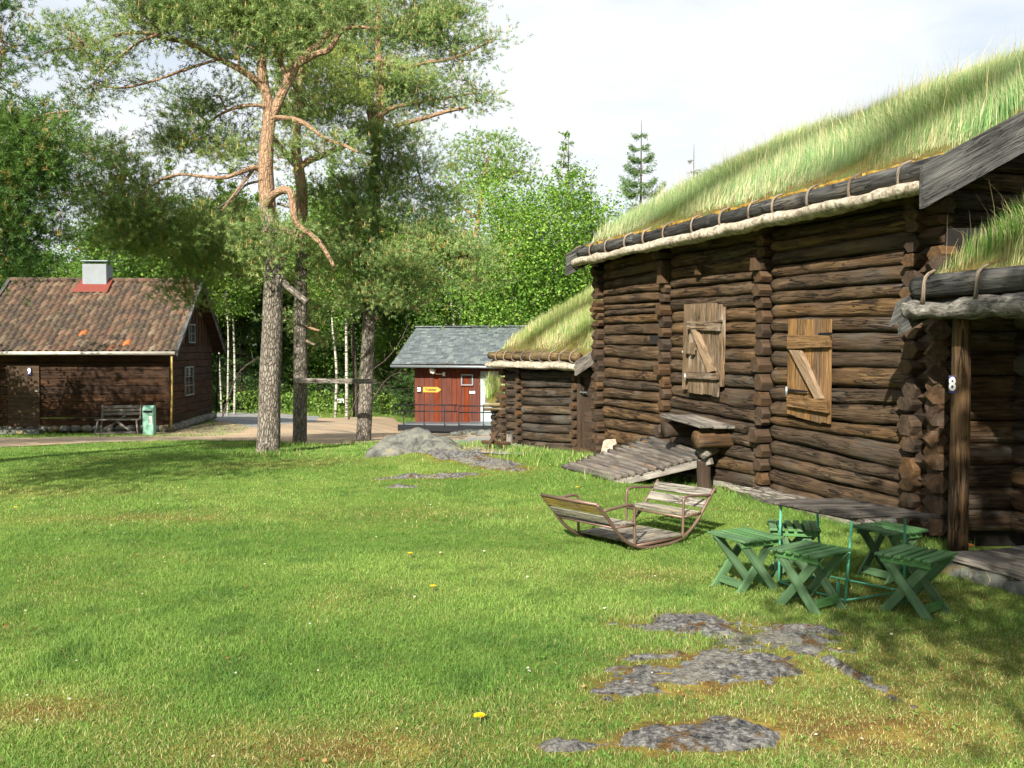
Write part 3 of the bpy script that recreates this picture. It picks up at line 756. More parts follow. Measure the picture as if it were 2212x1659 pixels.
barkroll('bark_edge', lambda s, a, b: bp(s, EZ - RS * OV + .03 + b, OV + a), -OE0 + .06, WL + OE1, barn, M['barkedge'], .16, 1)
# wooden hooks carrying the edge log
for k in range(13):
    s = -.25 + k * .62 + random.uniform(-.1, .1)
    m = MB(); r = .013
    tube(m, [bp(s, ez + .12, eo - .03), bp(s + .01, ez + .07, eo + .075), bp(s + .02, ez - .02, eo + .10), bp(s + .05, ez - .10, eo + .06), bp(s + .02, ez - .13, eo - .02)], [r * .7, r, r, r * 1.2, r * 1.4], 7, .2, sub=3)
    child(m, 'edge_log_hook', M['withe'], barn)
m = MB(); tube(m, [bp(WL + .1, 3.09, OV), bp(WL + .05, 3.03, OV - .02), bp(WL - .25, 3.01, OV - .05), bp(WL - .35, 3.03, OV - .03)], [.02, .014, .01, .006], 7, .2, sub=3); child(m, 'edge_log_hook', M['withe'], barn)
# bargeboards at the near gable
for s in (-OE0, WL + OE1 - .0):
    sgn = -1 if s < 0 else 1
    for q, (z0, z1, th) in enumerate(((.02, .22, .035), (-.13, .015, .055))):
        for (d0, d1) in ((-OV - .14, SPAN), (2 * SPAN + OV + .14, SPAN)):
            m = MB(); f = lambda d, z: bp(s, EZ + RS * min(d, 2 * SPAN - d) + z, -d)
            slab(m, [f(d0, z0), f(d1, z0), f(d1, z1), f(d0, z1)], U_ * sgn, th, f(d1, 0) - f(d0, 0)); child(m, 'bargeboard', M['board'], barn)
# cross-beam pegs under the eave
for (px, py, w, h, L) in ((1533, 925 / S2, .075, .11, .2), (1664, 905 / S2, .11, .14, .24), (1452, 942 / S2, .15, .22, .2)):
    p = W(px, py); m = MB()
    slab(m, [p + U_ * w / 2 - UP * h / 2, p - U_ * w / 2 - UP * h / 2, p - U_ * w * .35 + UP * h / 2, p + U_ * w * .35 + UP * h / 2], N_, L, N_); child(m, 'beam_end', M['stub'], barn)

# ---- hatches
def wq(m, pts, off, th, grain, rnd=None, mi=0): slab(m, [W(x, y, off) for x, y in pts], N_, th, grain, rnd, mi)
def Zp(a, b): return ((2000 + a / 2.765) / S2, (700 + b / 2.765) / S2)       # from the detail views
def Z7(a, b): return ((2000 + a / 2.765) / S2, (1200 + b / 2.765) / S2)
def hinge_pin(parent, x, y, off):
    m = MB(); p = W(x, y, off); tube(m, [p - UP * .05, p + UP * .05], .014, 8); child(m, 'hinge_pin', M['steel'], parent)
def make_hatch(name, mat, TL, TR, BR, BL, off, nb, battens, brace, label, frame=None):
    h = MB()
    for k in range(nb):
        a, b = k / nb, (k + 1) / nb - .012
        l = lambda p, q, t: (p[0] + (q[0] - p[0]) * t, p[1] + (q[1] - p[1]) * t)
        jt, jb = random.uniform(-2, 1), random.uniform(-2, 3)
        q = [l(BL, BR, a), l(BL, BR, b), l(TL, TR, b), l(TL, TR, a)]; q = [(q[0][0], q[0][1] + jb), (q[1][0], q[1][1] + jb), (q[2][0], q[2][1] + jt), (q[3][0], q[3][1] + jt)]
        wq(h, q, off + random.uniform(0, .006), .028, UP)
    ho = child(h, name, mat, barn, .003); ho['label'] = label
    for q in battens:
        m = MB(); wq(m, q, off + .036, .045, U_); c = child(m, 'batten', mat, barn, .006); c.parent = ho; c.matrix_parent_inverse = Matrix()
    m = MB(); wq(m, brace, off + .034, .05, V(W(*brace[0])) - V(W(*brace[2]))); c = child(m, 'brace', M['brace'], barn, .004); c.parent = ho
    return ho
h1 = make_hatch('hatch', M['hatchgrey'], Zp(1010, 945), Zp(1305, 935), Zp(1270, 1812), Zp(985, 1760), .13, 6,
    [[Zp(985, 1180), Zp(1285, 1195), Zp(1285, 1118), Zp(985, 1100)], [Zp(975, 1640), Zp(1270, 1655), Zp(1275, 1595), Zp(975, 1575)]],
    [Zp(1025, 1180), Zp(1075, 1180), Zp(1242, 1570), Zp(1190, 1590)], 'grey board shutter with a diagonal brace and a carved wooden latch')
m = MB(); wq(m, [Zp(945, 1745), Zp(985, 1745), Zp(1012, 940), Zp(965, 940)], .10, .05, UP); child(m, 'hatch_post', M['hatchgrey'], barn, .006)
m = MB(); wq(m, [Zp(1285, 1720), Zp(1318, 1720), Zp(1335, 965), Zp(1300, 955)], .10, .05, UP); child(m, 'hatch_post', M['hatchgrey'], barn, .006)
m = MB(); wq(m, [Zp(1000, 1110), Zp(1295, 1105), Zp(1300, 1090), Zp(1210, 1098)], .17, .012, U_); c = child(m, 'latch', M['hatchgrey'], barn)
m = MB(); wq(m, [Zp(970, 1405), Zp(1005, 1410), Zp(1005, 1310), Zp(970, 1300)], .16, .05, UP); wq(m, [Zp(1015, 1410), Zp(1040, 1415), Zp(1050, 1310), Zp(1020, 1300)], .18, .05, UP); wq(m, [Zp(990, 1375), Zp(1058, 1375), Zp(1058, 1340), Zp(990, 1340)], .165, .03, U_); child(m, 'wooden_latch', M['hatchgrey'], barn, .004)
hinge_pin(barn, *Z7(945, 245), .2)
m = MB(); p = W(*Zp(935, 1392), .12); tube(m, [p, p + N_ * .03], .02, 10); child(m, 'knob', M['steel'], barn)
h2 = make_hatch('hatch', M['hatchbrown'], (1707, 690), (1799, 691), (1797, 918), (1704, 893), .13, 5,
    [[(1707, 754), (1797, 750), (1797, 725), (1707, 723)], [(1706, 877), (1794, 893), (1794, 864), (1706, 855)]],
    [(1712, 756), (1736, 757), (1782, 861), (1768, 862)], 'brown board shutter with a pale diagonal brace')
m = MB(); wq(m, [(1697, 844), (1740, 848), (1750, 845), (1697, 839)], .19, .01, U_); wq(m, [(1768, 725), (1797, 724), (1797, 718), (1770, 719)], .19, .01, U_); child(m, 'hinge', M['iron'], barn)
hinge_pin(barn, 1699, 845, .2)
# small opening with a dark board in the far bay
m = MB(); wq(m, [Zp(625, 1318), Zp(750, 1312), Zp(752, 1232), Zp(622, 1238)], .085, .02, U_); child(m, 'vent_opening', M['dark'], barn)
m = MB(); wq(m, [Zp(565, 1212), Zp(755, 1218), Zp(755, 1122), Zp(575, 1126)], .085, .035, U_); child(m, 'patch_board', M['stub'], barn, .005)
# foundation stones of the barn
for q, (x, y, rx, rz) in enumerate(((1995, 1150, .2, .16), (1960, 1150, .16, .1), (1880, 1125, .2, .07), (1480, 1035, .2, .1), (1440, 1030, .2, .08), (1325, 990, .25, .1))):
    m = MB(); p = G(x, y); s = (p - B0).dot(U_); p = bp(s, .02, .02 - .1 * (q > 1)); rockmesh(m, p, rx, .15, rz, q, 3, .3); child(m, 'foundation_stone', M['boulder'], barn)

# ---- platform at the hatch and the pole ramp
plat = thing('plank_platform', 'weathered plank landing on two round logs under the grey shutter of the barn', 'platform', tuple(W(1500, 920)))
m = MB()
for (a, b, r) in ((747, 742, .10), (1042, 838, .11)):
    p = W(*Z7(a, b), .54); tube(m, [p, p - N_ * .3, p - N_ * .54], [r, r * 1.02, r * 1.03], 18, .05, sub=3); child(m, 'bearer_log', M['greywood'] if False else M['stub'], plat); m = MB()
c0 = W(*Z7(715, 628), .58); c1 = W(*Z7(1100, 742), .58); 
for k in range(3):
    o_ = -N_ * (.19 * k); m = MB(); obox(m, c0 + o_ + UP * random.uniform(-.01, .02) + U_ * random.uniform(-.0, .05), (c1 - c0) * random.uniform(.97, 1.05), -N_ * .175, UP * .035); child(m, 'plank', M['greywood'], plat, .008)
A, Bq = G(1213, 1013) + UP * .02, G(1318, 1040) + UP * .02
Dq = W(*Z7(640, 812), .12); Cq = W(*Z7(1180, 985), .30)
ramp = thing('pole_ramp', 'grey ramp of side-by-side poles sloping from the lawn up to the barn wall', 'ramp', tuple((A + Bq) / 2))
NP_ = 14
for k in range(NP_):
    t = (k + .5) / NP_; p = A.lerp(Dq, t); q = Bq.lerp(Cq, t); d = (q - p).normalized()
    m = MB(); tube(m, [p - d * random.uniform(0, .04), (p + q) / 2 + UP * .004, q + d * random.uniform(0, .05)], [.037, .039, .037], 10, .05, 4, sub=4, rnd=random.random()); child(m, 'pole', M['rampwood'], ramp)
nb = (Bq - A).normalized()
for f0, f1 in (((Bq - nb * .06), (Cq - (Cq - Dq).normalized() * .06)), (A + nb * .1, Dq + nb * .1)):
    m = MB(); bar(m, f0 - UP * .085, f1 - UP * .085, .09, .09, rnd=.3, ext=.05); child(m, 'stringer', M['greywood'], ramp, .006)
m = MB(); p = Cq - nb * .12 - UP * .1; gz = Hf(p.x, p.y); tube(m, [V((p.x + .02, p.y, gz - .05)), V((p.x, p.y, (gz + p.z) / 2)), p + UP * .02], [.10, .085, .09], 14, .12, sub=4); child(m, 'support_post', M['stub'], ramp)
m = MB(); tube(m, [Cq + V((-.1, -.05, .03)), Cq + V((.15, .25, .06))], [.07, .05], 10, .2, sub=3); child(m, 'end_log', M['greywood'], ramp)
for (x, y, l) in ((540, 905, .12), (420, 960, .06), (570, 1110, .06)):
    m = MB(); d = ray(*Z7(x, y)); t = 0
    nrm = (Bq - A).cross(Dq - A).normalized(); c = V((0, 0, CAMZ)); t = (A - c).dot(nrm) / d.dot(nrm); p = c + d * t + UP * .06
    obox(m, p, V((l * 2, -.04, 0)) * .6, V((0, .05, .01)), V((0, 0, .025))); o = m.build('wood_chip', M['hatchbrown'], None, origin=p, bevel=.005)
    tag(o, {540: 'long split wood chip lying on the upper poles of the ramp', 420: 'short pale wood chip lying near the left edge of the ramp', 570: 'small wood chip on the lower front edge of the ramp'}[x], 'wood chip', 'wood chips on the ramp')
m = MB(); p0 = W(1294, 986, .30); p0.z = Hf(p0.x, p0.y); obox(m, V((p0.x, p0.y, p0.z)), V((.05, 0, .36)), V((.21, -.05, 0)), V((.03, .07, 0)))
o = m.build('leaning_slab', M['barkedge'], None, origin=p0, bevel=.02); tag(o, 'pale bark slab propped upright against the far corner of the barn', 'wood slab')
# bark slab: irregular top
for v in o.data.vertices:
    if v.co.z > .25: v.co.z += random.uniform(-.05, .02); v.co.x += random.uniform(-.03, .03)

# ================================================================== PORCH HOUSE (no. 8)
h8 = thing('porch_house', 'dark log house with a porch post, plank floor and low grass roof beside the barn', 'log house', (3.6, 7.8, .1))
E8 = V((3.345, 7.99, 0)); 
def q8(s, z, d): return E8 - U_ * s - N_ * d + UP * z          # s towards the camera, d inwards from the eave
m = MB()
for k in range(12):
    z = .24 + k * .195; log(m, V((3.78, 8.42, z)), V((6.6, 8.55, z)), .1 * random.uniform(.92, 1.05), .1, .10, seg=16, n=14, lump=.1)
child(m, 'log_wall', M['hut8'], h8)
m = MB(); obox(m, V((3.8, 8.46, 0)), V((2.8, .13, 0)), V((0, .1, 0)), UP * 2.8); child(m, 'wall_core', M['dark'], h8)
m = MB()
for k in range(13):
    z = .28 + k * .19; stub(m, V((3.80, 8.45, z)), N_, .09 + random.uniform(0, .05), .19, .185 * random.uniform(.85, 1))
child(m, 'corner_notches', M['stub'], h8); m = MB()
for k in range(13):
    z = .28 + k * .19; stub(m, V((3.74, 8.47, z - .09)), V((-.3, -1, 0)), .10 + random.uniform(0, .08), .2, .17 * random.uniform(.85, 1))
child(m, 'corner_notches', M['stub'], h8)
m = MB(); p = PZ(2069, 1188, .11); tube(m, [p, p + V((.003, 0, 1)), p + V((.01, .02, 2.05))], [.078, .074, .07], 18, .05, 3, sub=6); child(m, 'porch_post', M['barn'], h8)
m = MB(); bar(m, p + V((0, 0, 2.0)) + U_ * .35, p + V((0, 0, 2.0)) - U_ * 2.4, .14, .14); child(m, 'porch_beam', M['hut8'], h8, .01)
f0 = PZ(2062, 1200, .13); 
for k in range(5):
    m = MB(); obox(m, f0 + U_ * .12 - N_ * (.0 + k * .235) + UP * (-.05 + random.uniform(-.004, .004)), -U_ * 2.6, -N_ * .225, UP * .05); child(m, 'floor_plank', M['greywood'], h8, .006)
m = MB(); obox(m, f0 + U_ * .1 - N_ * .03 - UP * .16, -U_ * 2.6, -N_ * 1.1, UP * .1); child(m, 'floor_beam', M['greywood'], h8)
for k in range(7):
    m = MB(); p = f0 - U_ * (.05 + k * .33) + N_ * .02; rockmesh(m, V((p.x, p.y, Hf(p.x, p.y) - .0)), .19, .12, .085, k + 20, 2, .35, rot=-1.2); child(m, 'foundation_stone', M['boulder'], h8)
# back wall and side wall so the porch is closed
m = MB()
for k in range(12):
    z = .24 + k * .195; a = f0 - N_ * 1.2; log(m, V((a.x, a.y, z)) + U_ * .6, V((a.x, a.y, z)) - U_ * 2.6, .1, .1, .10, seg=8)
child(m, 'inner_wall', M['hut8'], h8)
RS8, Z8 = .5, 2.05
def r8(s, d, z=0): return q8(s, Z8 + RS8 * d + z, d)
m = MB(); slab(m, [r8(-.05, 0), r8(3.2, 0), r8(3.2, 2.6), r8(-.05, 2.6)], UP, .04, -N_); child(m, 'roof', M['eavelog'], h8)
RL8 = lambda s, d, z=0: r8(s, d, z + .04)
sodslab('sod', h8, RL8, -.02, 3.2, .12, 2.6, .15, 13, 60, 50, .1)
def dens8(s, d): return np.ones_like(s)
sodgrass('roof_grass', h8, RL8, .0, 2.6, .16, 2.6, .13, 26000, .26, .005, .14, 14, lean=.4, greens=('#3f6d28', '#6f9640'))
sodgrass('roof_grass_stalk', h8, RL8, -.02, 2.4, .14, 1.6, .13, 260, .48, .0035, 1.0, 15, lean=.6, grad=False)
m = MB(); tube(m, [q8(-.03, Z8 + .2, .04), q8(.9, Z8 + .21, .04), q8(2.6, Z8 + .2, .04)], [.09, .095, .09], 18, .1, 3, sub=10); child(m, 'edge_log', M['eavelog'], h8)
barkroll('bark_edge', lambda s, a, b: q8(s + a * .5, Z8 + .03 + b * (1.0 + .5 * mnoise.noise(V((s * 3.1, 1, 1)))), -a - .02 + .05 * mnoise.noise(V((s * 5, b * 9, 2)))), -.1, 3.0, h8, M['barkgrey'], .18, 9)
for s in (.17, .72, 1.3, 1.9):
    m = MB(); tube(m, [q8(s, Z8 + .33, .03), q8(s + .01, Z8 + .27, -.07), q8(s + .02, Z8 + .12, -.10), q8(s - .03, Z8 + .07, -.06)], [.011, .014, .015, .02], 7, .2, sub=3); child(m, 'edge_log_hook', M['withe'], h8)
m = MB(); slab(m, [r8(-.06, -.2, -.02), r8(-.06, 1.4, -.02), r8(-.06, 1.4, .14), r8(-.06, -.12, .14)], U_, .03, r8(0, 1) - r8(0, 0)); slab(m, [r8(-.03, -.12, -.13), r8(-.03, 1.4, -.13), r8(-.03, 1.4, -.025), r8(-.03, -.12, -.025)], U_, .04, r8(0, 1) - r8(0, 0)); child(m, 'bargeboard', M['board'], h8)
# number plate 8
def text(name, body, loc, rx, size, mat, ext=.002, parent=None, sx=1.0, bold=0):
    cu = bpy.data.curves.new(name, 'FONT'); cu.body = body; cu.size = size; cu.align_x = 'CENTER'; cu.align_y = 'CENTER'; cu.extrude = ext; cu.offset = bold; cu.resolution_u = 3
    o = bpy.data.objects.new(name, cu); COL.objects.link(o); o.data.materials.append(mat); o.rotation_euler = rx; o.scale = (sx, 1, 1)
    dg = bpy.context.evaluated_depsgraph_get(); me = bpy.data.meshes.new_from_object(o.evaluated_get(dg)); me.name = name
    if not me.materials: me.materials.append(mat)
    o2 = bpy.data.objects.new(name, me); COL.objects.link(o2); o2.rotation_euler = rx; o2.scale = (sx, 1, 1); bpy.data.objects.remove(o)
    if parent: o2.parent = parent
    o2.location = loc; return o2
def numberplate(name, c, yaw, w, h, digits, size, label, bold=.0, cols=('blue', 'white'), sx=1):
    t = thing(name, label, 'number sign', tuple(c), rz=yaw)
    m = MB(); obox(m, V((-w / 2, 0, -h / 2)), V((w, 0, 0)), V((0, .012, 0)), V((0, 0, h))); m.build('plate', M[cols[0]], t, bevel=.004)
    o = text('number', digits, (0, -.004, 0), (math.pi / 2, 0, 0), size, M[cols[1]], .002, t, sx, bold); return t
p = P(2057, 831, 7.60); numberplate('number_sign', p, math.radians(-20), .055, .14, '8', .145, 'dark blue plate with a white number 8 on the porch post', .004, sx=.72)
m = MB(); p = PZ(2083, 1178, .135); slab(m, [p, p + V((.07, -.02, 0)), p + V((.05, .05, .0)), p + V((.0, .06, .03))], V((0, 0, 1)), .01); o = m.build('fallen_leaf', M['orange'], None, origin=p); tag(o, 'orange dead leaf lying at the foot of the porch post', 'leaf')

# ================================================================== SOD SHED
C0 = V((1.20, 16.30, 0)); C1 = V((-.1, 18.7, 0)); SU = (C1 - C0).normalized(); SN = V((-SU.y, SU.x, 0)); 
if SN.x > 0: SN = -SN
SN = V((-abs(SU.y), -abs(SU.x), 0)).normalized(); SL = (C1 - C0).length
shed = thing('sod_shed', 'low dark log shed with a sod roof adjoining the far corner of the barn', 'shed', (C0.x, C0.y, 0))
def sp_(s, z, off=0): return C0 + SU * s + SN * off + UP * z
m = MB(); st = MB(); zt = 1.66
def zb(s): return -.02 - .05 * s
cs = [(-.35, .12, 'door'), (.12, 2.1, 'w'), (2.1, SL, 'w')]
for k in range(10):
    for (a, b, ty) in cs:
        z0 = zb(a) + .07 + k * .158 * (1 + .0 * a); z1 = zb(b) + .07 + k * .162
        if ty == 'door' and k < 8: continue
        log(m, sp_(a + .03, z0), sp_(b - .03, z1), .08, .08, .085, seg=10, n=12, point=.7)
child(m, 'log_wall', M['shed'], shed)
for s in (.12, 2.1, SL):
    st = MB()
    for k in range(10): stub(st, sp_(s, zb(s) + .0 + k * .16, 0), SN, .11 + random.uniform(0, .05), .14, .13)
    child(st, 'corner_notches', M['stub'], shed)
m = MB(); obox(m, sp_(.12, -.2, -.05), SU * (SL - .12), UP * 1.85, -SN * .1); obox(m, sp_(-.5, -.2, -.9), SU * .62, UP * 1.85, -SN * .1); child(m, 'wall_core', M['dark'], shed)
m = MB(); bar(m, sp_(.0, -.1, .04), sp_(.0, 1.4, .04), .10, .1, SN); child(m, 'door_post', M['stub'], shed, .006)
m = MB(); obox(m, sp_(-.36, -.05, -.02), SU * .30, UP * 1.3, SN * .03); d = child(m, 'door', M['stub'], shed, .004)
m = MB(); p = sp_(-.06, 1.0, .09); obox(m, p, -SU * .2, UP * .025, SN * .01); child(m, 'hinge', M['metalgrey'], shed)
m = MB(); log(m, sp_(-.45, -.02, .12), sp_(.15, -.02, .12), .09, .09, .1); child(m, 'door_sill', M['stub'], shed)
for s in (SL - .05, .0):
    m = MB()
    for k in range(14):
        z = .0 + k * .16 + zb(s); w = 3.6 - 2 * max(0, (z - 1.5) / .55)
        if w < .5: break
        o_ = (3.6 - w) / 2; log(m, sp_(s, z, -o_), sp_(s, z, -3.6 + o_), .08, .08, .085, seg=5, n=10)
    child(m, 'gable_wall', M['shed'], shed)
SZ, SR, SH = 1.62, .55, 1.8
def rs(s, d, z=0): return sp_(s, SZ + SR * (min(d, 2 * SH - d)) + z, -d)
m = MB()
for a, b in ((-.35, SH), (SH, 2 * SH + .35)): slab(m, [rs(-.42, a), rs(SL + .12, a), rs(SL + .12, b), rs(-.42, b)], UP, .04, -SN)
child(m, 'roof', M['eavelog'], shed)
RLs = lambda s, d, z=0: sp_(s, SZ + SR * d + z + .04, -d)
sodslab('sod', shed, lambda s, d, z=0: rs(s, d, z + .04), -.36, SL + .09, -.2, SH, .14, 23, 50, 30)
sodslab('sod', shed, lambda s, d, z=0: rs(s, 2 * SH - d, z + .04), -.36, SL + .09, -.2, SH, .14, 24, 30, 20)
sodgrass('roof_grass', shed, RLs, -.3, SL + .06, -.12, SH + .1, .12, 24000, .2, .009, .25, 24, greens=('#62853e', '#8fa858'))
m = MB(); zz = SZ - SR * .35 + .18; tube(m, [sp_(-.3, zz, .27), sp_(SL * .5, zz + .01, .27), sp_(SL + .18, zz, .27)], [.075, .08, .07], 14, .06, sub=6); child(m, 'edge_log', M['eavebrown'], shed)
barkroll('bark_edge', lambda s, a, b: sp_(s, SZ - SR * .35 + .03 + b * .9, .34 + a), -.36, SL + .16, shed, M['barkedge'], .13, 19, ns=60)
for k in range(9):
    s = -.2 + k * .335; m = MB(); tube(m, [sp_(s, zz + .13, .22), sp_(s + .02, zz + .06, .345), sp_(s + .05, zz - .06, .36), sp_(s + .03, zz - .1, .3)], [.01, .013, .014, .017], 6, .2, sub=2); child(m, 'edge_log_hook', M['withe'], shed)
for q in (0, 1):
    m = MB(); slab(m, [rs(-.45, -.45, .03 - q * .1), rs(-.45, SH, .03 - q * .1), rs(-.45, SH, .15 - q * .12), rs(-.45, -.45, .15 - q * .12)], -SU, .03 + q * .02, rs(0, 1) - rs(0, 0)); child(m, 'bargeboard', M['greywood'], shed)
m = MB(); rr = random.Random(5)
for k in range(16): rockmesh(m, sp_(rr.uniform(.2, SL), zb(1) - .06, .06), rr.uniform(.08, .16), .1, .08, k, 2, .3)
child(m, 'stone_footing', M['boulder'], shed)
p = G(1101, 966); m = MB(); tube(m, [p - UP * .05, p + UP * .25], [.07, .06], 10, .15, sub=2); o = m.build('post_stub', M['greywood'], None, origin=p); tag(o, 'short pale log stump at the far corner of the sod shed', 'stump')
# sod lean-to behind the shed
lt = thing('sod_shelter', 'tiny dark log lean-to with a tufted grass roof peeping out left of the sod shed', 'shelter', (-.35, 20.2, -.2))
m = MB()
for k in range(8): stub(m, V((-.28, 19.9, -.2 + k * .13)), V((-1, -.3, 0)), .14, .22, .12); stub(m, V((-.22, 19.8, -.13 + k * .13)), V((-.3, -1, 0)), .1, .2, .12)
child(m, 'corner_notches', M['shed'], lt)
m = MB(); obox(m, V((-.3, 19.92, -.35)), V((1.2, .1, 0)), V((-.1, 1.2, 0)), V((0, 0, 1.15))); child(m, 'wall', M['dark'], lt)
m = MB(); p0 = P(1045, 876, 19.6); tube(m, [p0, p0 + V((.6, .1, .02))], [.035, .04], 10, .2, sub=4); tube(m, [p0 + V((0, 0, -.08)), p0 + V((.6, .1, -.07))], [.03, .03], 10, .2, sub=4); child(m, 'edge_log', M['eavebrown'], lt)
fl = lambda s, d, z=0: p0 + V((.02, .12, .02)) + V((s, 0, 0)) + V((0, d, d * .3)) + UP * z
o_, _ = sodslab('sod', lt, fl, 0, 1.0, 0, 1.0, .16, 40, 20, 20, .15)
sodgrass('roof_grass', lt, fl, .02, .9, .02, .9, .12, 2600, .27, .012, .3, 41, lean=.6, grad=False)
m = MB(); p = G(1068, 972)
for a, b in (((-.14, 0, 0), (.06, 0, .3)), ((.14, 0, 0), (-.06, 0, .26)), ((-.2, .1, .12), (.25, .0, .1)), ((-.12, .3, 0), (.02, .3, .26))): tube(m, [p + V(a), p + V(b)], .028, 8, .1)
o = m.build('sawbuck', M['stub'], None, origin=p); tag(o, 'small rough sawbuck of crossed sticks beside the lean-to', 'sawbuck')
# ================================================================== FURNITURE
def place(t, x, y, rz): t.location = (x, y, Hf(x, y)); t.rotation_euler = (0, 0, rz)
def make_stool():
    t = thing('slatted_stool', '', 'stool', group='green slatted stools round the low table')
    for sy in (-1, 1):
        y = sy * .135
        for sx in (-1, 1):
            m = MB(); off = .011 * sx; a = V((-.155 * sx, y + off, 0)); b = V((.155 * sx, y + off, .375)); d = (b - a).normalized()
            w = .062; hw = w / 2 / d.z
            slab(m, [(a.x - hw, y + off - .01, 0), (a.x + hw, y + off - .01, 0), (b.x + hw, y + off - .01, .375), (b.x - hw, y + off - .01, .375)], (0, 1, 0), .02, d); m.build('leg', M['greenpaint'], t, bevel=.003)
        m = MB(); obox(m, (-.165, y + sy * .022 - .009, .335), (.33, 0, 0), (0, .018, 0), (0, 0, .042)); m.build('apron', M['greenpaint'], t, bevel=.002)
    for sx in (-1, 1):
        m = MB(); obox(m, (sx * .125 - .01, -.125, .035), (0, .25, 0), (.02, 0, 0), (0, 0, .055)); m.build('rail', M['greenpaint'], t, bevel=.002)
    for k in range(6):
        m = MB(); w = .056 if k in (0, 5) else .043; x = -.185 + k * .0655 if k < 5 else .185 - .056
        obox(m, (x, -.205, .379), (0, .41, 0), (w, 0, 0), (0, 0, .018)); m.build('seat_slat', M['greenpaint'], t, bevel=.003)
    return t
st0 = make_stool()
for i, (x, y, a, l) in enumerate(((1.99, 6.37, -52, 'green slatted stool in front of the low table, nearest the bare rock'),
                                  (2.65, 6.27, -47, 'green slatted stool at the right front corner of the low table'),
                                  (1.69, 6.93, 27, 'green slatted stool off the left corner of the table, nearest the rocker'),
                                  (2.17, 7.38, -12, 'green slatted stool half hidden behind the left table leg'),
                                  (2.87, 7.28, 29, 'green slatted stool behind the right end of the low table, by the porch post'))):
    s = st0 if i == 0 else dup(st0); s['label'] = l; place(s, x, y, math.radians(a)); s.location.z -= .004
tb = thing('garden_table', 'low garden table with dark slatted top on thin teal legs among the stools', 'table', (2.38, 6.84, Hf(2.38, 6.84)))
tl = V(tb.location); TC = [V((1.87, 7.19, 0)), V((2.27, 6.43, 0)), V((2.90, 6.48, 0)), V((2.53, 7.25, 0))]
tz = .60
for k in range(9):
    a = k / 9; b = a + .092; f = lambda p, q, t: p + (q - p) * t
    m = MB(); j = random.uniform(-.02, .02); e = (TC[2] - TC[1]).normalized() * j
    c = [f(TC[0], TC[1], a) + e, f(TC[0], TC[1], b) + e, f(TC[3], TC[2], b) + e, f(TC[3], TC[2], a) + e]
    slab(m, [p + UP * tz for p in c], UP, .018, TC[2] - TC[1]); m.build('top_slat', M['tabletop'], tb, origin=tl, bevel=.003)
m = MB()
for q in (.15, .85): bar(m, TC[0].lerp(TC[3], q) + UP * (tz - .012), TC[1].lerp(TC[2], q) + UP * (tz - .012), .03, .02)
m.build('top_batten', M['tabletop'], tb, origin=tl)
def gpt(x, y, z=.0): q = G(x, y); return V((q.x, q.y, q.z + z))
lf = [(TC[0].lerp(TC[3], .15).lerp(TC[1], .1) + UP * (tz - .02), gpt(1682, 1266)), (TC[1].lerp(TC[2], .08).lerp(TC[0], .05) + UP * (tz - .02), gpt(1825, 1306)),
      (TC[3].lerp(TC[0], .35) + UP * (tz - .02), gpt(1812, 1235)), (TC[2].lerp(TC[3], .35) + UP * (tz - .02), gpt(1962, 1290))]
lf[3] = (lf[3][0], V((2.76, 6.72, Hf(2.7, 6.7)))); lf[2] = (lf[2][0], V((2.35, 7.25, Hf(2.3, 7.2))))
for a, b in lf: m = MB(); tube(m, [a, b], .0095, 8); m.build('leg', M['tealpipe'], tb, origin=tl)
for a, b in ((0, 1), (1, 3), (0, 2), (2, 3)): m = MB(); tube(m, [lf[a][1] + UP * .03, lf[b][1] + UP * .03], .007, 8); m.build('floor_rail', M['tealpipe'], tb, origin=tl)
m = MB(); p = gpt(1810, 1290); tube(m, [p, p + UP * .11], .013, 10); m.build('parasol_socket', M['tealpipe'], tb, origin=tl)

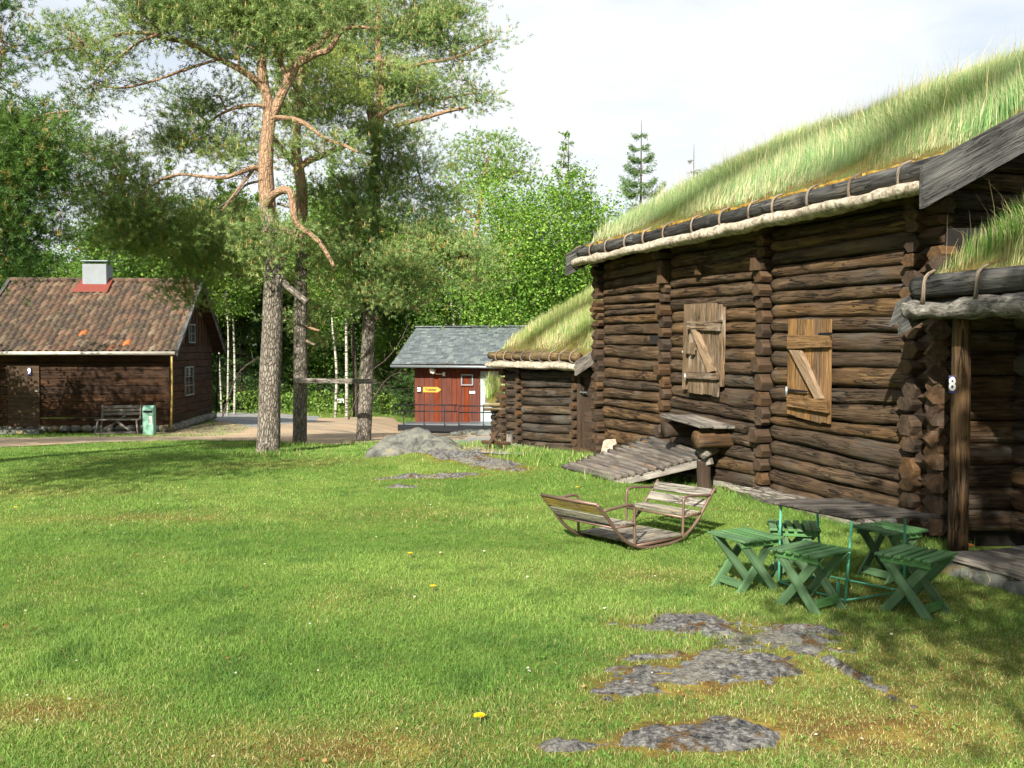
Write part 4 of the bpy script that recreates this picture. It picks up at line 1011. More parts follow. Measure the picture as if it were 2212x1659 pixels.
# rocker
rk = thing('rocking_bench', 'two-seat facing garden rocker of bent brown tube with grey slat seats and floor', 'rocker', (1.09, 8.74, Hf(1.09, 8.74)), rz=math.atan2(1.05, 1.29)); rk.scale = (.88, .88, .90); rk.location = (1.07, 8.66, Hf(1.07, 8.66))
hw = .40
def arc(y): return [(-.86, y, .50), (-.72, y, .355), (-.58, y, .20), (-.42, y, .085), (-.22, y, .022), (0, y, .012), (.22, y, .022), (.42, y, .085), (.58, y, .20), (.72, y, .355), (.86, y, .50)]
for y in (-hw, hw):
    m = MB(); tube(m, arc(y), .017, 10, sub=5); m.build('runner', M['pipe'], rk)
for sx in (-1, 1):
    for y in (-hw, hw):
        m = MB(); tube(m, [(sx * .80, y, .43), (sx * .50, y, .455), (sx * .42, y, .455), (sx * .375, y, .44), (sx * .36, y, .40), (sx * .355, y, .2), (sx * .35, y, .045)], .014, 10, sub=3); m.build('armrest', M['pipe'], rk)
        m = MB(); tube(m, [(sx * .355, y, .255), (sx * .64, y, .262)], .013, 8); m.build('seat_rail', M['pipe'], rk)
    m = MB(); tube(m, [(sx * .355, -hw, .252), (sx * .355, hw, .252)], .013, 8); tube(m, [(sx * .63, -hw, .258), (sx * .63, hw, .258)], .013, 8); m.build('seat_rail', M['pipe'], rk)
    m = MB(); tube(m, [(sx * .86, -hw, .50), (sx * .86, hw, .50)] if sx < 0 else [(sx * .862, -hw, .46), (sx * .862, -hw + .02, .46)], .016, 8); m.build('back_rail', M['pipe'], rk)
    for k in range(5):
        m = MB(); x = sx * (.365 + k * .056); obox(m, (x if sx > 0 else x - .048, -hw + .01, .268), (0, 2 * hw - .02, 0), (.048, 0, 0), (0, 0, .016)); m.build('seat_slat', M['rockslat'], rk, bevel=.003)
    for k, (u0, u1) in enumerate(((.12, .46), (.56, .92))):
        a = V((sx * .655, 0, .285)); b = V((sx * .855, 0, .50)); p = a.lerp(b, u0); q = a.lerp(b, u1); nn = V((-(b - a).z, 0, (b - a).x * 1)).normalized()
        m = MB(); obox(m, V((p.x, -hw + .01, p.z)), (0, 2 * hw - .02, 0), q - p, nn * .016 * (1 if sx > 0 else 1)); m.build('back_slat', M['slatyellow'] if (sx < 0 and k == 1) else M['rockslat'], rk, bevel=.003)
for y in (-hw, hw): m = MB(); tube(m, [(-.35, y, .055), (.35, y, .055)], .015, 8); m.build('floor_rail', M['pipe'], rk)
for k in range(9):
    m = MB(); y = -hw + .015 + k * .0865; obox(m, (-.36, y, .071), (.72, 0, 0), (0, .079, 0), (0, 0, .018)); m.build('floor_slat', M['rockslat'], rk, bevel=.003)

# ================================================================== BOULDER, BEAM, MARKER, FLOWERS
q = G(888, 972); m = MB(); b0 = V((q.x, q.y, q.z))
rockmesh(m, b0 + V((.0, .15, -.10)), .55, .45, .40, 11, 5, .22, 1.3); rockmesh(m, b0 + V((.38, .0, -.10)), .5, .4, .30, 14, 5, .22, 1.3)
rockmesh(m, b0 + V((.85, -.22, -.08)), .5, .3, .12, 15, 4, .2, 1.3); rockmesh(m, b0 + V((-.3, -.1, -.10)), .38, .35, .24, 16, 4, .25, 1.3)
o = m.build('boulder', M['boulder'], None, origin=b0); tag(o, 'lichen-spotted grey boulder humped out of the lawn in front of the red hut', 'boulder')
def beam():
    y = G(648, 958).y - .24; a = P(641, 822, y); b = P(813, 824, y + .02); m = MB(); bar(m, a, b, .035, .1, rnd=.9)
    o = m.build('crossbeam', M['greywood'], None, origin=a, bevel=.004); tag(o, 'grey plank nailed level between two pine trunks like a crossbar', 'plank')
beam()
q = G(736, 888); t = thing('marker_post', 'small white box on a dark stake at the wood edge, left of the birch trunks', 'marker post', tuple(q))
m = MB(); obox(m, (-.13, 0, 0), (.03, 0, 0), (0, .03, 0), (0, 0, .45)); obox(m, (.1, 0, 0), (.03, 0, 0), (0, .03, 0), (0, 0, .45)); m.build('stake', M['iron'], t)
m = MB(); obox(m, (-.17, -.05, .42), (.34, 0, 0), (0, .14, 0), (0, 0, .2)); m.build('box', M['white'], t, bevel=.01)
t_ = NT('dandelion_yellow'); M['dandelion'] = t_.pbr('#f2c811', .6)
def dandelion():
    t = thing('dandelion', '', 'flower', group='flowers scattered over the lawn')
    m = MB(); tube(m, [(0, 0, 0), (.004, 0, .045)], .002, 5); m.build('stem', M['needle'] if False else M['withe'], t)
    m = MB()
    for k in range(26):
        a = k * 2.4; r = .004 + .014 * (k / 26) ** .6; z = .052 - .006 * (k / 26); p = V((math.cos(a) * r, math.sin(a) * r, z)); d = V((math.cos(a), math.sin(a), .25))
        s = V((-math.sin(a), math.cos(a), 0)) * .0035; m.add([V((.0, 0, .044)), p - s, p + d * .008, p + s], [(0, 1, 2, 3)], None, None, False)
    m.build('flower_head', M['dandelion'], t); return t
d0 = dandelion()
for i, (x, y, l) in enumerate(((1036, 1567, 'open yellow dandelion at the bottom of the lawn, nearest the camera'), (886, 1207, 'small yellow dandelion out in the middle of the lawn'),
                               (34, 1105, 'small yellow dandelion by the left edge of the lawn'), (1247, 1060, 'tiny yellow dandelion left of the rocker'), (935, 1280, 'tiny yellow dandelion below the middle of the lawn'))):
    s = d0 if i == 0 else dup(d0); q = G(x, y); s.location = q; s['label'] = l; k = 1.35 if i == 0 else 1.1; s.scale = (k, k, 1); s.rotation_euler = (0, 0, i)

# ================================================================== CABIN (no. 9)
K = V((-9.62, 27.0, 0)); CF = V((1, .08, 0)).normalized(); CD = V((-.08, 1, 0)).normalized(); CL, CW = 5.05, 5.2
def kp(l, d, z): return K - CF * l + CD * d + UP * z      # l leftwards from the right corner
cab = thing('tiled_cabin', 'dark timber cabin with a mottled red tile roof and grey chimney, at the left edge', 'cabin', (K.x, K.y, -.55))
EVZ, RGZ, OH = 1.66, 3.76, .42
cp = (RGZ - EVZ) / (CW / 2 + OH)
m = MB()
nrow = 10
for k in range(nrow):
    z0 = -.42 + k * .222
    obox(m, kp(0, 0, z0 + .006), -CF * CL, UP * .21, CD * (.12 + random.uniform(-.012, .012)) - CD * 0)
child(m, 'front_wall', M['cabin'], cab, .012)
m = MB()
for k in range(nrow): z0 = -.42 + k * .222 + .03; obox(m, kp(-.005 - random.uniform(0, .012), .0, z0 + .006), CD * CW, UP * .21, -CF * .12)
child(m, 'side_wall', M['cabin'], cab, .012)
m = MB(); obox(m, kp(CL, 0, -.42), CD * CW, UP * 2.3, CF * .1); obox(m, kp(0, CW, -.42), -CF * CL, UP * 2.3, -CD * .1); child(m, 'rear_wall', M['cabin'], cab)
for l, sg in ((0, 1), (CL, -1)):
    m = MB(); n = 26
    for k in range(n):
        d0, d1 = CW * k / n + .008, CW * (k + 1) / n - .004; h = lambda d: EVZ + cp * (min(d, CW - d) + OH) - .06
        slab(m, [kp(l + sg * .02, d0, 1.83), kp(l + sg * .02, d1, 1.83), kp(l + sg * .02, d1, max(h(d1), 1.84)), kp(l + sg * .02, d0, max(h(d0), 1.84))], CF * sg, .025 + .02 * (k % 2), UP)
    child(m, 'gable_boards', M['cabin'], cab)
m = MB()
for k in range(17): rockmesh(m, kp(.15 + k * .3, .04, -.5), .18, .14, .11, k, 2, .3, rnd=.5)
for k in range(18): rockmesh(m, kp(.0, .1 + k * .3, -.52), .14, .18, .13, k + 50, 2, .3)
child(m, 'stone_foundation', M['boulder'], cab)
# tiles
def rcab(l, d, z=0): return kp(l, d, EVZ + cp * (min(d, CW - d) + OH) + z)
def tiles(name, side):
    vs, fs, gs, rn = [], [], [], []; L0, L1 = -.32, CL + .28; nc = 30; nr = 14; w = (L1 - L0) / nc; sl = (CW / 2 + OH) / nr
    prof = [(0, .0), (.18, .038), (.36, .05), (.54, .03), (.72, .0), (.88, -.008), (1.0, .004)]
    m = MB(); sid = lambda d: d if side == 0 else CW - d
    for r in range(nr):
        for c in range(nc):
            l0 = L0 + c * w; d0 = -OH + r * sl; vs = []; jz = random.uniform(-.004, .006); jr = random.uniform(-.012, .012)
            for u, lift in ((-.16, .062), (.5, .038), (1.0, .010)):
                for a, b in prof:
                    sag = .03 * math.sin(u * 0 + a * math.pi) if u < 0 else 0
                    vs.append(rcab(l0 + a * w, sid(d0 + u * sl + jr - sag * .8), b + lift + jz))
            k = len(prof); f = []
            for i in range(2):
                for j in range(k - 1): f.append((i * k + j, i * k + j + 1, (i + 1) * k + j + 1, (i + 1) * k + j))
            b_ = [p - UP * .035 for p in vs[:k]]; f += [(j, 3 * k + j, 3 * k + j + 1, j + 1) for j in range(k - 1)]
            m.add(vs + b_, f, None, random.random() * .9 if not (side == 0 and (r, c) in ((1, 7), (3, 14), (0, 9))) else 1.0, False)
    return child(m, name, M['tile'], cab)
tiles('tile_roof', 0); tiles('tile_roof', 1)
m = MB()
for side in (0, 1):
    f = (lambda d: d) if side == 0 else (lambda d: CW - d)
    slab(m, [rcab(-.3, f(-OH), -.05), rcab(CL + .26, f(-OH), -.05), rcab(CL + .26, f(CW / 2), -.05), rcab(-.3, f(CW / 2), -.05)], UP, .035, CF)
child(m, 'roof_deck', M['cabin'], cab)
m = MB()
for k in range(15): l = -.3 + k * .375; p = kp(l, CW / 2, RGZ + .045); tube(m, [p, p - CF * .39 + UP * .012], [.085, .075], 8, rnd=random.uniform(.1, .5))
child(m, 'ridge_tiles', M['tile'], cab)
for l, sg in ((-.33, 1), (CL + .29, -1)):
    for side in (0, 1):
        f = (lambda d: d) if side == 0 else (lambda d: CW - d)
        m = MB(); slab(m, [rcab(l, f(-OH - .05), -.1), rcab(l, f(CW / 2), -.1), rcab(l, f(CW / 2), .09), rcab(l, f(-OH - .05), .09)], CF * sg, .03, rcab(l, 1) - rcab(l, 0)); slab(m, [rcab(l + sg * .04, f(-OH - .05), .075), rcab(l + sg * .04, f(CW / 2), .075), rcab(l + sg * .04, f(CW / 2), .1), rcab(l + sg * .04, f(-OH - .05), .1)], CF * sg, .1, rcab(l, 1) - rcab(l, 0))
        child(m, 'bargeboard', M['board'], cab)
m = MB(); a = kp(-.3, -OH - .06, EVZ - .05); tube(m, [a, a - CF * (CL + .6)], .055, 10); child(m, 'gutter', M['gutter'], cab)
m = MB(); p = P(371, 770, 26.5); q_ = P(369, 928, 26.7); tube(m, [p, p.lerp(q_, .5) + V((.02, 0, 0)), q_], .028, 8, sub=3); child(m, 'downpipe', M['yellowpole'], cab)
m = MB(); p = P(473, 765, 32.2); q_ = P(466, 903, 32.4); tube(m, [p, q_], .03, 8); child(m, 'downpipe', M['iron'], cab)
def pl(x, y, o, n, off=0):
    d = ray(x, y); c = V((0, 0, CAMZ)); t = (o + n * off - c).dot(n) / d.dot(n); return c + d * t
def window(parent, o, n, xs, ys, off, nx, ny, fm, fw=.05):
    p = [pl(xs[0], ys[1], o, n, off), pl(xs[1], ys[1], o, n, off), pl(xs[1], ys[0], o, n, off), pl(xs[0], ys[0], o, n, off)]
    p[1].z = p[0].z; p[2].z = p[3].z; p[3].x, p[3].y = p[0].x, p[0].y; p[2].x, p[2].y = p[1].x, p[1].y
    a = p[1] - p[0]; w = a.length; a.normalize(); h = p[3].z - p[0].z
    m = MB(); obox(m, p[0] - n * .01, a * w, UP * h, -n * .005); w_ = child(m, 'window', M['glass'], parent)
    m = MB()
    obox(m, p[0] - a * fw, a * fw, UP * h, n * .04); obox(m, p[0] + a * w, a * fw, UP * h, n * .04)
    obox(m, p[0] - a * fw - UP * fw, a * (w + 2 * fw), UP * fw, n * .045); obox(m, p[0] - a * fw + UP * h, a * (w + 2 * fw), UP * fw, n * .045)
    for i in range(1, nx): obox(m, p[0] + a * (w * i / nx - .015), a * .03, UP * h, n * .02)
    for i in range(1, ny): obox(m, p[0] + UP * (h * i / ny - .012), a * w, UP * .024, n * .023)
    f = child(m, 'window_frame', fm, parent); f.parent = w_
    return w_
window(cab, K, CF, (399, 416), (795, 853), .02, 2, 3, M['metalgrey'], .04)
window(cab, K, CF, (407, 419), (702, 738), .06, 2, 2, M['metalgrey'], .04)
m = MB(); a = kp(4.35, -.02, -.45); obox(m, a, CF * .85, UP * 1.75, -CD * .03); child(m, 'door', M['stub'], cab)
m = MB(); a = kp(3.6, -.05, .55); obox(m, a, CF * .1, -CD * .04, UP * .02); child(m, 'door_handle', M['steel'], cab)
m = MB(); obox(m, kp(4.5, -.35, -.58), CF * 1.2, -CD * .3, UP * .1); child(m, 'doorstep', M['boulder'], cab)
# chimney
cc = P(217, 600, 29.6); m = MB(); cl = (K - cc).dot(CF); w = .35
c_ = kp(cl, CW / 2, 0); obox(m, c_ - CF * w - CD * .3 + UP * 3.3, CF * 2 * w, CD * .6, UP * .98); chm = child(m, 'chimney', M['plaster'], cab, .01)
m = MB(); obox(m, c_ - CF * (w + .05) - CD * .35 + UP * 4.36, CF * (2 * w + .1), CD * .7, UP * .025); 
for i in (-1, 1):
    for j in (-1, 1): obox(m, c_ + CF * (i * .28 - .02) + CD * (j * .22) + UP * 4.28, CF * .04, CD * .04, UP * .1)
c = child(m, 'chimney_cap', M['metalgrey'], cab); c.parent = chm
m = MB(); slab(m, [rcab(cl - w - .12, CW / 2 - .62, .1), rcab(cl + w + .2, CW / 2 - .62, .1), rcab(cl + w + .08, CW / 2 - .05, .11), rcab(cl - w - .12, CW / 2 - .05, .11)], UP, .02); obox(m, c_ - CF * (w + .02) - CD * .32 + UP * 3.45, CF * (2 * w + .04), CD * .64, UP * .22); c = child(m, 'chimney_flashing', M['flash'], cab); c.parent = chm
p = pl(63, 802, K, -CD, .09); numberplate('number_sign', p, math.atan2(CF.y, CF.x), .11, .2, '9', .2, 'small dark plate with a pale number 9 by the cabin door', .006, sx=.9)
# bench at the cabin wall
bo = pl(258, 930, K, -CD, .75); bo.z = Hf(bo.x, bo.y); 
bn = thing('garden_bench', 'weathered grey slatted bench with crossed braces against the cabin wall', 'bench', tuple(bo), rz=math.atan2(CF.y, CF.x) + .05)
for k in range(3): m = MB(); obox(m, (-.55, .26 + k * .02, .52 + k * .095), (1.12, 0, 0), (0, .02, 0), (0, 0, .075)); m.build('back_slat', M['greywood'], bn, bevel=.004)
for k in range(3): m = MB(); obox(m, (-.6, -.16 + k * .13, .40), (1.15, 0, 0), (0, .11, 0), (0, 0, .025)); m.build('seat_slat', M['greywood'], bn, bevel=.004)
for x in (-.5, .5):
    m = MB(); bar(m, (x, -.18, .42), (x * 1.12, -.34, 0), .035, .06, (0, 1, 0)); m.build('leg', M['greywood'], bn)
    m = MB(); bar(m, (x, .3, .80), (x, .1, 0), .035, .06, (0, 1, 0)); m.build('leg', M['greywood'], bn)
m = MB(); bar(m, (-.58, -.3, .08), (.5, -.3, .08), .03, .06); bar(m, (.45, -.28, .06), (-.05, -.1, .38), .025, .06); bar(m, (-.45, -.28, .06), (.1, .2, .5), .025, .05); m.build('brace', M['greywood'], bn)
bo = pl(322, 936, K, -CD, 1.0); bo.z = Hf(bo.x, bo.y); t = thing('litter_bin', 'pale green metal litter bin with a rounded top beside the cabin bench', 'litter bin', tuple(bo), rz=.1)
m = MB(); pr = [(-.13, 0), (-.13, .68), (-.12, .74), (-.07, .79), (.0, .81), (.07, .81), (.13, .78), (.15, .7), (.15, 0)]
slab(m, [V((-.13, y, z)) for y, z in pr], (1, 0, 0), .28, (0, 0, 1)); m.build('body', M['binpaint'], t, bevel=.008)
m = MB(); obox(m, (-.11, -.137, .62), (.24, 0, 0), (0, .01, 0), (0, 0, .05)); m.build('slot', M['dark'], t)
m = MB(); obox(m, (.05, -.136, .36), (.065, 0, 0), (0, .006, 0), (0, 0, .17)); obox(m, (.05, -.136, .30), (.065, 0, 0), (0, .006, 0), (0, 0, .045)); m.build('label_plate', M['white'], t)

# ================================================================== RED HUT (no. 23)
HF = V((.968, -.25, 0)).normalized(); HD = V((.25, .968, 0)).normalized(); HK = V((-3.93, 38.9, 0)); HL = 5.4; HWD = 4.6
def hp(l, d, z): return HK + HF * l + HD * d + UP * z
hz0, hz1 = -1.36, 1.12
hut = thing('red_hut', 'small red board hut with a grey slate roof, beyond the boulder', 'hut', (HK.x, HK.y, hz0))
dl = lambda x: (lambda q: (q * 38.9 + 3.93) / (.968 + .25 * q))((x - CXD) / FD)
m = MB(); n = 15; bl = dl(1037)
x = 0
while x < bl:
    w_ = min(random.choice((.12, .2, .2, .22)), bl - x); obox(m, hp(x + .005, 0, hz0 + .02), UP * (hz1 - hz0 + .2), HF * (w_ - .01), -HD * random.choice((.02, .032))); x += w_
child(m, 'front_wall', M['redwall'], hut)
m = MB(); obox(m, hp(0, .0, hz0), UP * 2.6, HD * HWD, HF * .1); obox(m, hp(HL, 0, hz0), UP * 2.6, HD * HWD, HF * .1); obox(m, hp(0, HWD, hz0), UP * 2.6, HF * HL, HD * .1); obox(m, hp(.1, .01, hz0), UP * 2.6, HF * (HL - .1), HD * .1); child(m, 'wall', M['redwall'], hut)
m = MB(); obox(m, hp(dl(1038), -.0, hz0 + .05), HF * .75, UP * 2.15, -HD * .03); dr = child(m, 'door', M['doorgrey'], hut, .01)
m = MB(); obox(m, hp(.06, .08, hz0 - .5), UP * .52, HF * (HL - .1), HD * HWD * .95); child(m, 'foundation', M['plaster'], hut)
m = MB(); obox(m, hp(dl(1038) + .77, -.0, hz0 + .05), HF * .1, UP * 2.3, -HD * .05); child(m, 'door_frame', M['redwall'], hut)
hw_ = window(hut, HK, -HD, (999, 1020), (811, 830), .03, 1, 1, M['metalgrey'], .05)
m = MB(); p = pl(996, 834, HK, -HD, .03); obox(m, p, HF * .52, -HD * .06, UP * .03); c = child(m, 'window_sill', M['redwall'], hut); c.parent = hw_
hpitch = .52; HE, HO = 1.10, .62
def rh(l, d, z=0): return hp(l, d, HE + hpitch * (min(d, HWD - d) + HO) + z)
m = MB(); nr = 24; sl = (HWD / 2 + HO) / nr
for r in range(nr):
    x = -.75 - (r % 2) * .12 + random.uniform(-.03, .03)
    while x < HL + .7:
        w_ = random.uniform(.18, .27); d0 = -HO + r * sl - random.uniform(0, .03); a = max(x, -.75); b = min(x + w_ - .006, HL + .7); j = random.uniform(0, .008)
        if b > a: slab(m, [rh(a, d0, .03 + j), rh(b, d0, .03 + j + random.uniform(-.004, .004)), rh(b, d0 + sl * 1.3, .014 + j), rh(a, d0 + sl * 1.3, .014 + j)], UP, .014)
        x += w_
slab(m, [rh(-.75, HWD + HO, .02), rh(HL + .7, HWD + HO, .02), rh(HL + .7, HWD / 2, .02), rh(-.75, HWD / 2, .02)], UP, .03)
child(m, 'slate_roof', M['slate'], hut)
m = MB(); 
for k in range(17): obox(m, hp(-.78 + k * .42, HWD / 2 - .16, HE + hpitch * (HWD / 2 + HO) + .03), HF * .40, HD * .32, UP * .045)
child(m, 'ridge_cap', M['slate'], hut)
m = MB(); slab(m, [rh(-.72, -HO, -.05), rh(HL + .68, -HO, -.05), rh(HL + .68, HWD / 2, -.05), rh(-.72, HWD / 2, -.05)], UP, .04, HF); slab(m, [rh(-.72, HWD + HO, -.05), rh(HL + .68, HWD + HO, -.05), rh(HL + .68, HWD / 2, -.05), rh(-.72, HWD / 2, -.05)], UP, .04, HF); obox(m, rh(-.74, -HO - .02, -.13), HF * (HL + 1.42), UP * .14, HD * .03); child(m, 'eaves_board', M['cabin'], hut)
for l in (-.76, HL + .69):
    for f in ((lambda d: d), (lambda d: HWD - d)):
        m = MB(); slab(m, [rh(l, f(-HO - .03), -.13), rh(l, f(HWD / 2), -.13), rh(l, f(HWD / 2), .04), rh(l, f(-HO - .03), .04)], HF, .03, rh(0, 1) - rh(0, 0)); child(m, 'bargeboard', M['cabin'], hut)
m = MB(); a = rh(-.76, -HO - .09, -.02); tube(m, [a, a + HF * (HL + 1.45) - UP * .03], .055, 10); child(m, 'gutter', M['metalgrey'], hut)
# wall lamp
p = pl(959, 808, HK, -HD, .06); ln = thing('wall_lamp', 'white lamp on a curved bracket on the red hut wall above the arrow sign', 'lamp', tuple(p), rz=math.atan2(HF.y, HF.x))
m = MB(); obox(m, (-.05, -.03, -.08), (.1, 0, 0), (0, .06, 0), (0, 0, .16)); m.build('wall_box', M['white'], ln, bevel=.01)
m = MB(); tube(m, [(0, -.03, 0), (-.12, -.08, 0), (-.25, -.2, .01), (-.33, -.25, .06)], .016, 7, sub=3); m.build('bracket', M['white'], ln)
m = MB(); tube(m, [(-.3, -.26, .07), (-.42, -.3, .15), (-.5, -.32, .17)], [.1, .12, .05], 12, sub=3); m.build('lamp_head', M['white'], ln)
p = pl(905.5, 841.5, HK, -HD, .06); numberplate('number_sign', p, math.atan2(HF.y, HF.x), .17, .27, '23', .2, 'small black and white plate with number 23 on the red hut', .012, ('black', 'white'), .75)
# arrow sign
c0_ = pl(914, 841.5, HK, -HD, .05); t = thing('arrow_sign', 'yellow arrow-shaped board pointing right with dark lettering on the red hut', 'sign', tuple(c0_), rz=math.atan2(HF.y, HF.x))
m = MB(); slab(m, [(0, 0, -.105), (.62, 0, -.105), (.76, 0, 0), (.62, 0, .105), (0, 0, .105)], (0, 1, 0), .02, (1, 0, 0)); m.build('board', M['yellowsign'], t)
text('lettering', 'Toaletter', (.33, -.004, 0), (math.pi / 2, 0, 0), .15, M['ink'], .002, t, .85, .004)
p = pl(1020, 847.5, HK, -HD, .06); t = thing('notice_sign', 'tiny white notice plate below the window of the red hut', 'sign', tuple(p), rz=math.atan2(HF.y, HF.x))
m = MB(); obox(m, (-.115, 0, -.045), (.23, 0, 0), (0, .01, 0), (0, 0, .09)); m.build('plate', M['white'], t)
m = MB(); [obox(m, (-.09 + k * .045, -.003, -.018), (.03, 0, 0), (0, .004, 0), (0, 0, .034)) for k in range(4)]; m.build('lettering', M['ink'], t)
# access ramp with railing
rY = 36.6
ar = thing('access_ramp', 'black steel access ramp with two-rail handrail in front of the red hut', 'ramp', tuple(P(960, 925, rY)))
r0 = P(860, 918, rY + .9); r1 = P(990, 919, rY + .15); r2 = P(1082, 920, rY - .4)
dz = UP * .0
def stripy(m, a, b, th, h): bar(m, a, b, th, h)
m = MB(); slab(m, [r0, r1, r1 + HD * 1.35, r0 + HD * 1.35], UP, .03, HF); child(m, 'sloping_deck', M['metalgrey'], ar)
m = MB(); slab(m, [r1 + UP * .01, r2 + UP * .01, r2 + HD * 1.6 + UP * .01, r1 + HD * 1.6 + UP * .01], UP, .03, HF); child(m, 'landing_deck', M['metalgrey'], ar)
for a, b in ((r0, r1), (r1, r2)): m = MB(); bar(m, a - UP * .10 - HD * .02, b - UP * .12 - HD * .02, .05, .24); child(m, 'side_plate', M['iron'], ar)
for (x) in (872, 916, 960, 991, 1044, 1064):
    t_ = (x - 860) / 222; b_ = (r0.lerp(r2, t_)); p = P(x, 918, b_.y - .05); m = MB(); bar(m, p - UP * .12, V((p.x, p.y, P(x, 874, b_.y).z)), .035, .035, (0, 1, 0)); child(m, 'rail_post', M['iron'], ar)
for yy in (874, 888):
    a = P(852, yy, rY + 1.0); b = P(988, yy + 1, rY + .1); c = P(990, yy + 3, rY + .1); d = P(1075, yy + 3, rY - .35)
    m = MB(); tube(m, [a, b], .022, 8); child(m, 'handrail', M['iron'], ar); m = MB(); tube(m, [c, d], .022, 8); child(m, 'handrail', M['iron'], ar)
for xx in (852, 986):
    a = P(xx, 874, rY + (1 if xx < 900 else .1)); b = P(xx, 889, rY + (1 if xx < 900 else .1)); m = MB(); tube(m, [a, a - HF * .06 - UP * .06, b - HF * .06 + UP * .06, b], .022, 8, sub=3); child(m, 'handrail_end', M['iron'], ar)
for x in (993, 1045, 1072): p = P(x, 930, rY + .2); m = MB(); bar(m, p, V((p.x, p.y, Hf(p.x, p.y))), .05, .05, (0, 1, 0)); child(m, 'leg', M['iron'], ar)
m = MB(); a = hp(.15, -.35, hz0 + .03); obox(m, a, HF * 1.9, -HD * .3, UP * .07); child(m, 'timber_kerb', M['cabin'], ar)
rr = random.Random(9)
for k in range(7):
    q = G(985 + k * 16 + rr.uniform(-5, 5), 943 + rr.uniform(-3, 2)); m = MB(); s_ = rr.uniform(.13, .3); rockmesh(m, V((0, 0, .02)), s_, s_ * .7, s_ * .6, k + 70, 3, .4)
    o = m.build('field_stone', M['boulder'], None); o.location = q; tag(o, 'grey field stone in the loose row under the steel access ramp', 'stone', 'field stones under the access ramp')
# ================================================================== TREES
def needles(name, pos, dr, parent, col, nn=14, L=.15, nl=.062, nw=.0045, seed=1, candle=.0, spread=.8, mat=None):
    """pine shoots: each a short axis bristling with needle blades"""
    r = np.random.default_rng(seed); N = len(pos)
    dr = dr / np.linalg.norm(dr, axis=1, keepdims=True)
    t = r.random((N, nn)) ** .8; base = pos[:, None] + dr[:, None] * (t * L)[..., None]
    rd = r.normal(size=(N, nn, 3)); rd -= (rd * dr[:, None]).sum(-1, keepdims=True) * dr[:, None]; rd /= np.linalg.norm(rd, axis=-1, keepdims=True)
    nd = dr[:, None] * .62 + rd * spread; nd /= np.linalg.norm(nd, axis=-1, keepdims=True)
    sd = np.cross(nd, r.normal(size=(N, nn, 3))); sd /= np.linalg.norm(sd, axis=-1, keepdims=True)
    ln = nl * r.uniform(.7, 1.25, (N, nn))[..., None]
    Vt = np.stack([base - sd * nw, base + sd * nw, base + nd * ln], 2).reshape(-1, 3)
    C = np.repeat(col[:, None], nn, 1) * r.uniform(.75, 1.25, (N, nn, 1)); C = np.repeat(C[:, :, None], 3, 2).reshape(-1, 3)
    F = np.arange(len(Vt)).reshape(-1, 3)
    if candle:
        k = r.random(N) < candle; p = pos[k] + dr[k] * L; n = len(p); up = np.tile([0, 0, 1.], (n, 1)) + r.normal(0, .15, (n, 3)); hh = r.uniform(.04, .12, n)[:, None]
        ax = np.tile([1., 0, 0], (n, 1)); ay = np.tile([0, 1., 0], (n, 1)); w = .008
        cv = np.concatenate([np.stack([p - ax * w, p + ax * w, p + up * hh], 1), np.stack([p - ay * w, p + ay * w, p + up * hh], 1)]).reshape(-1, 3)
        cc = np.tile(c3('#c2a46c'), (len(cv), 1)) * np.repeat(r.uniform(.8, 1.15, (len(cv) // 3, 1)), 3, 0)
        F = np.concatenate([F, np.arange(len(cv)).reshape(-1, 3) + len(Vt)]); Vt = np.concatenate([Vt, cv]); C = np.concatenate([C, cc])
    C = np.concatenate([C, np.ones((len(C), 1))], 1)
    return obj(name, raw(name, Vt, F, {'col': ('FLOAT_COLOR', C)}), parent, mat or M['needle'])

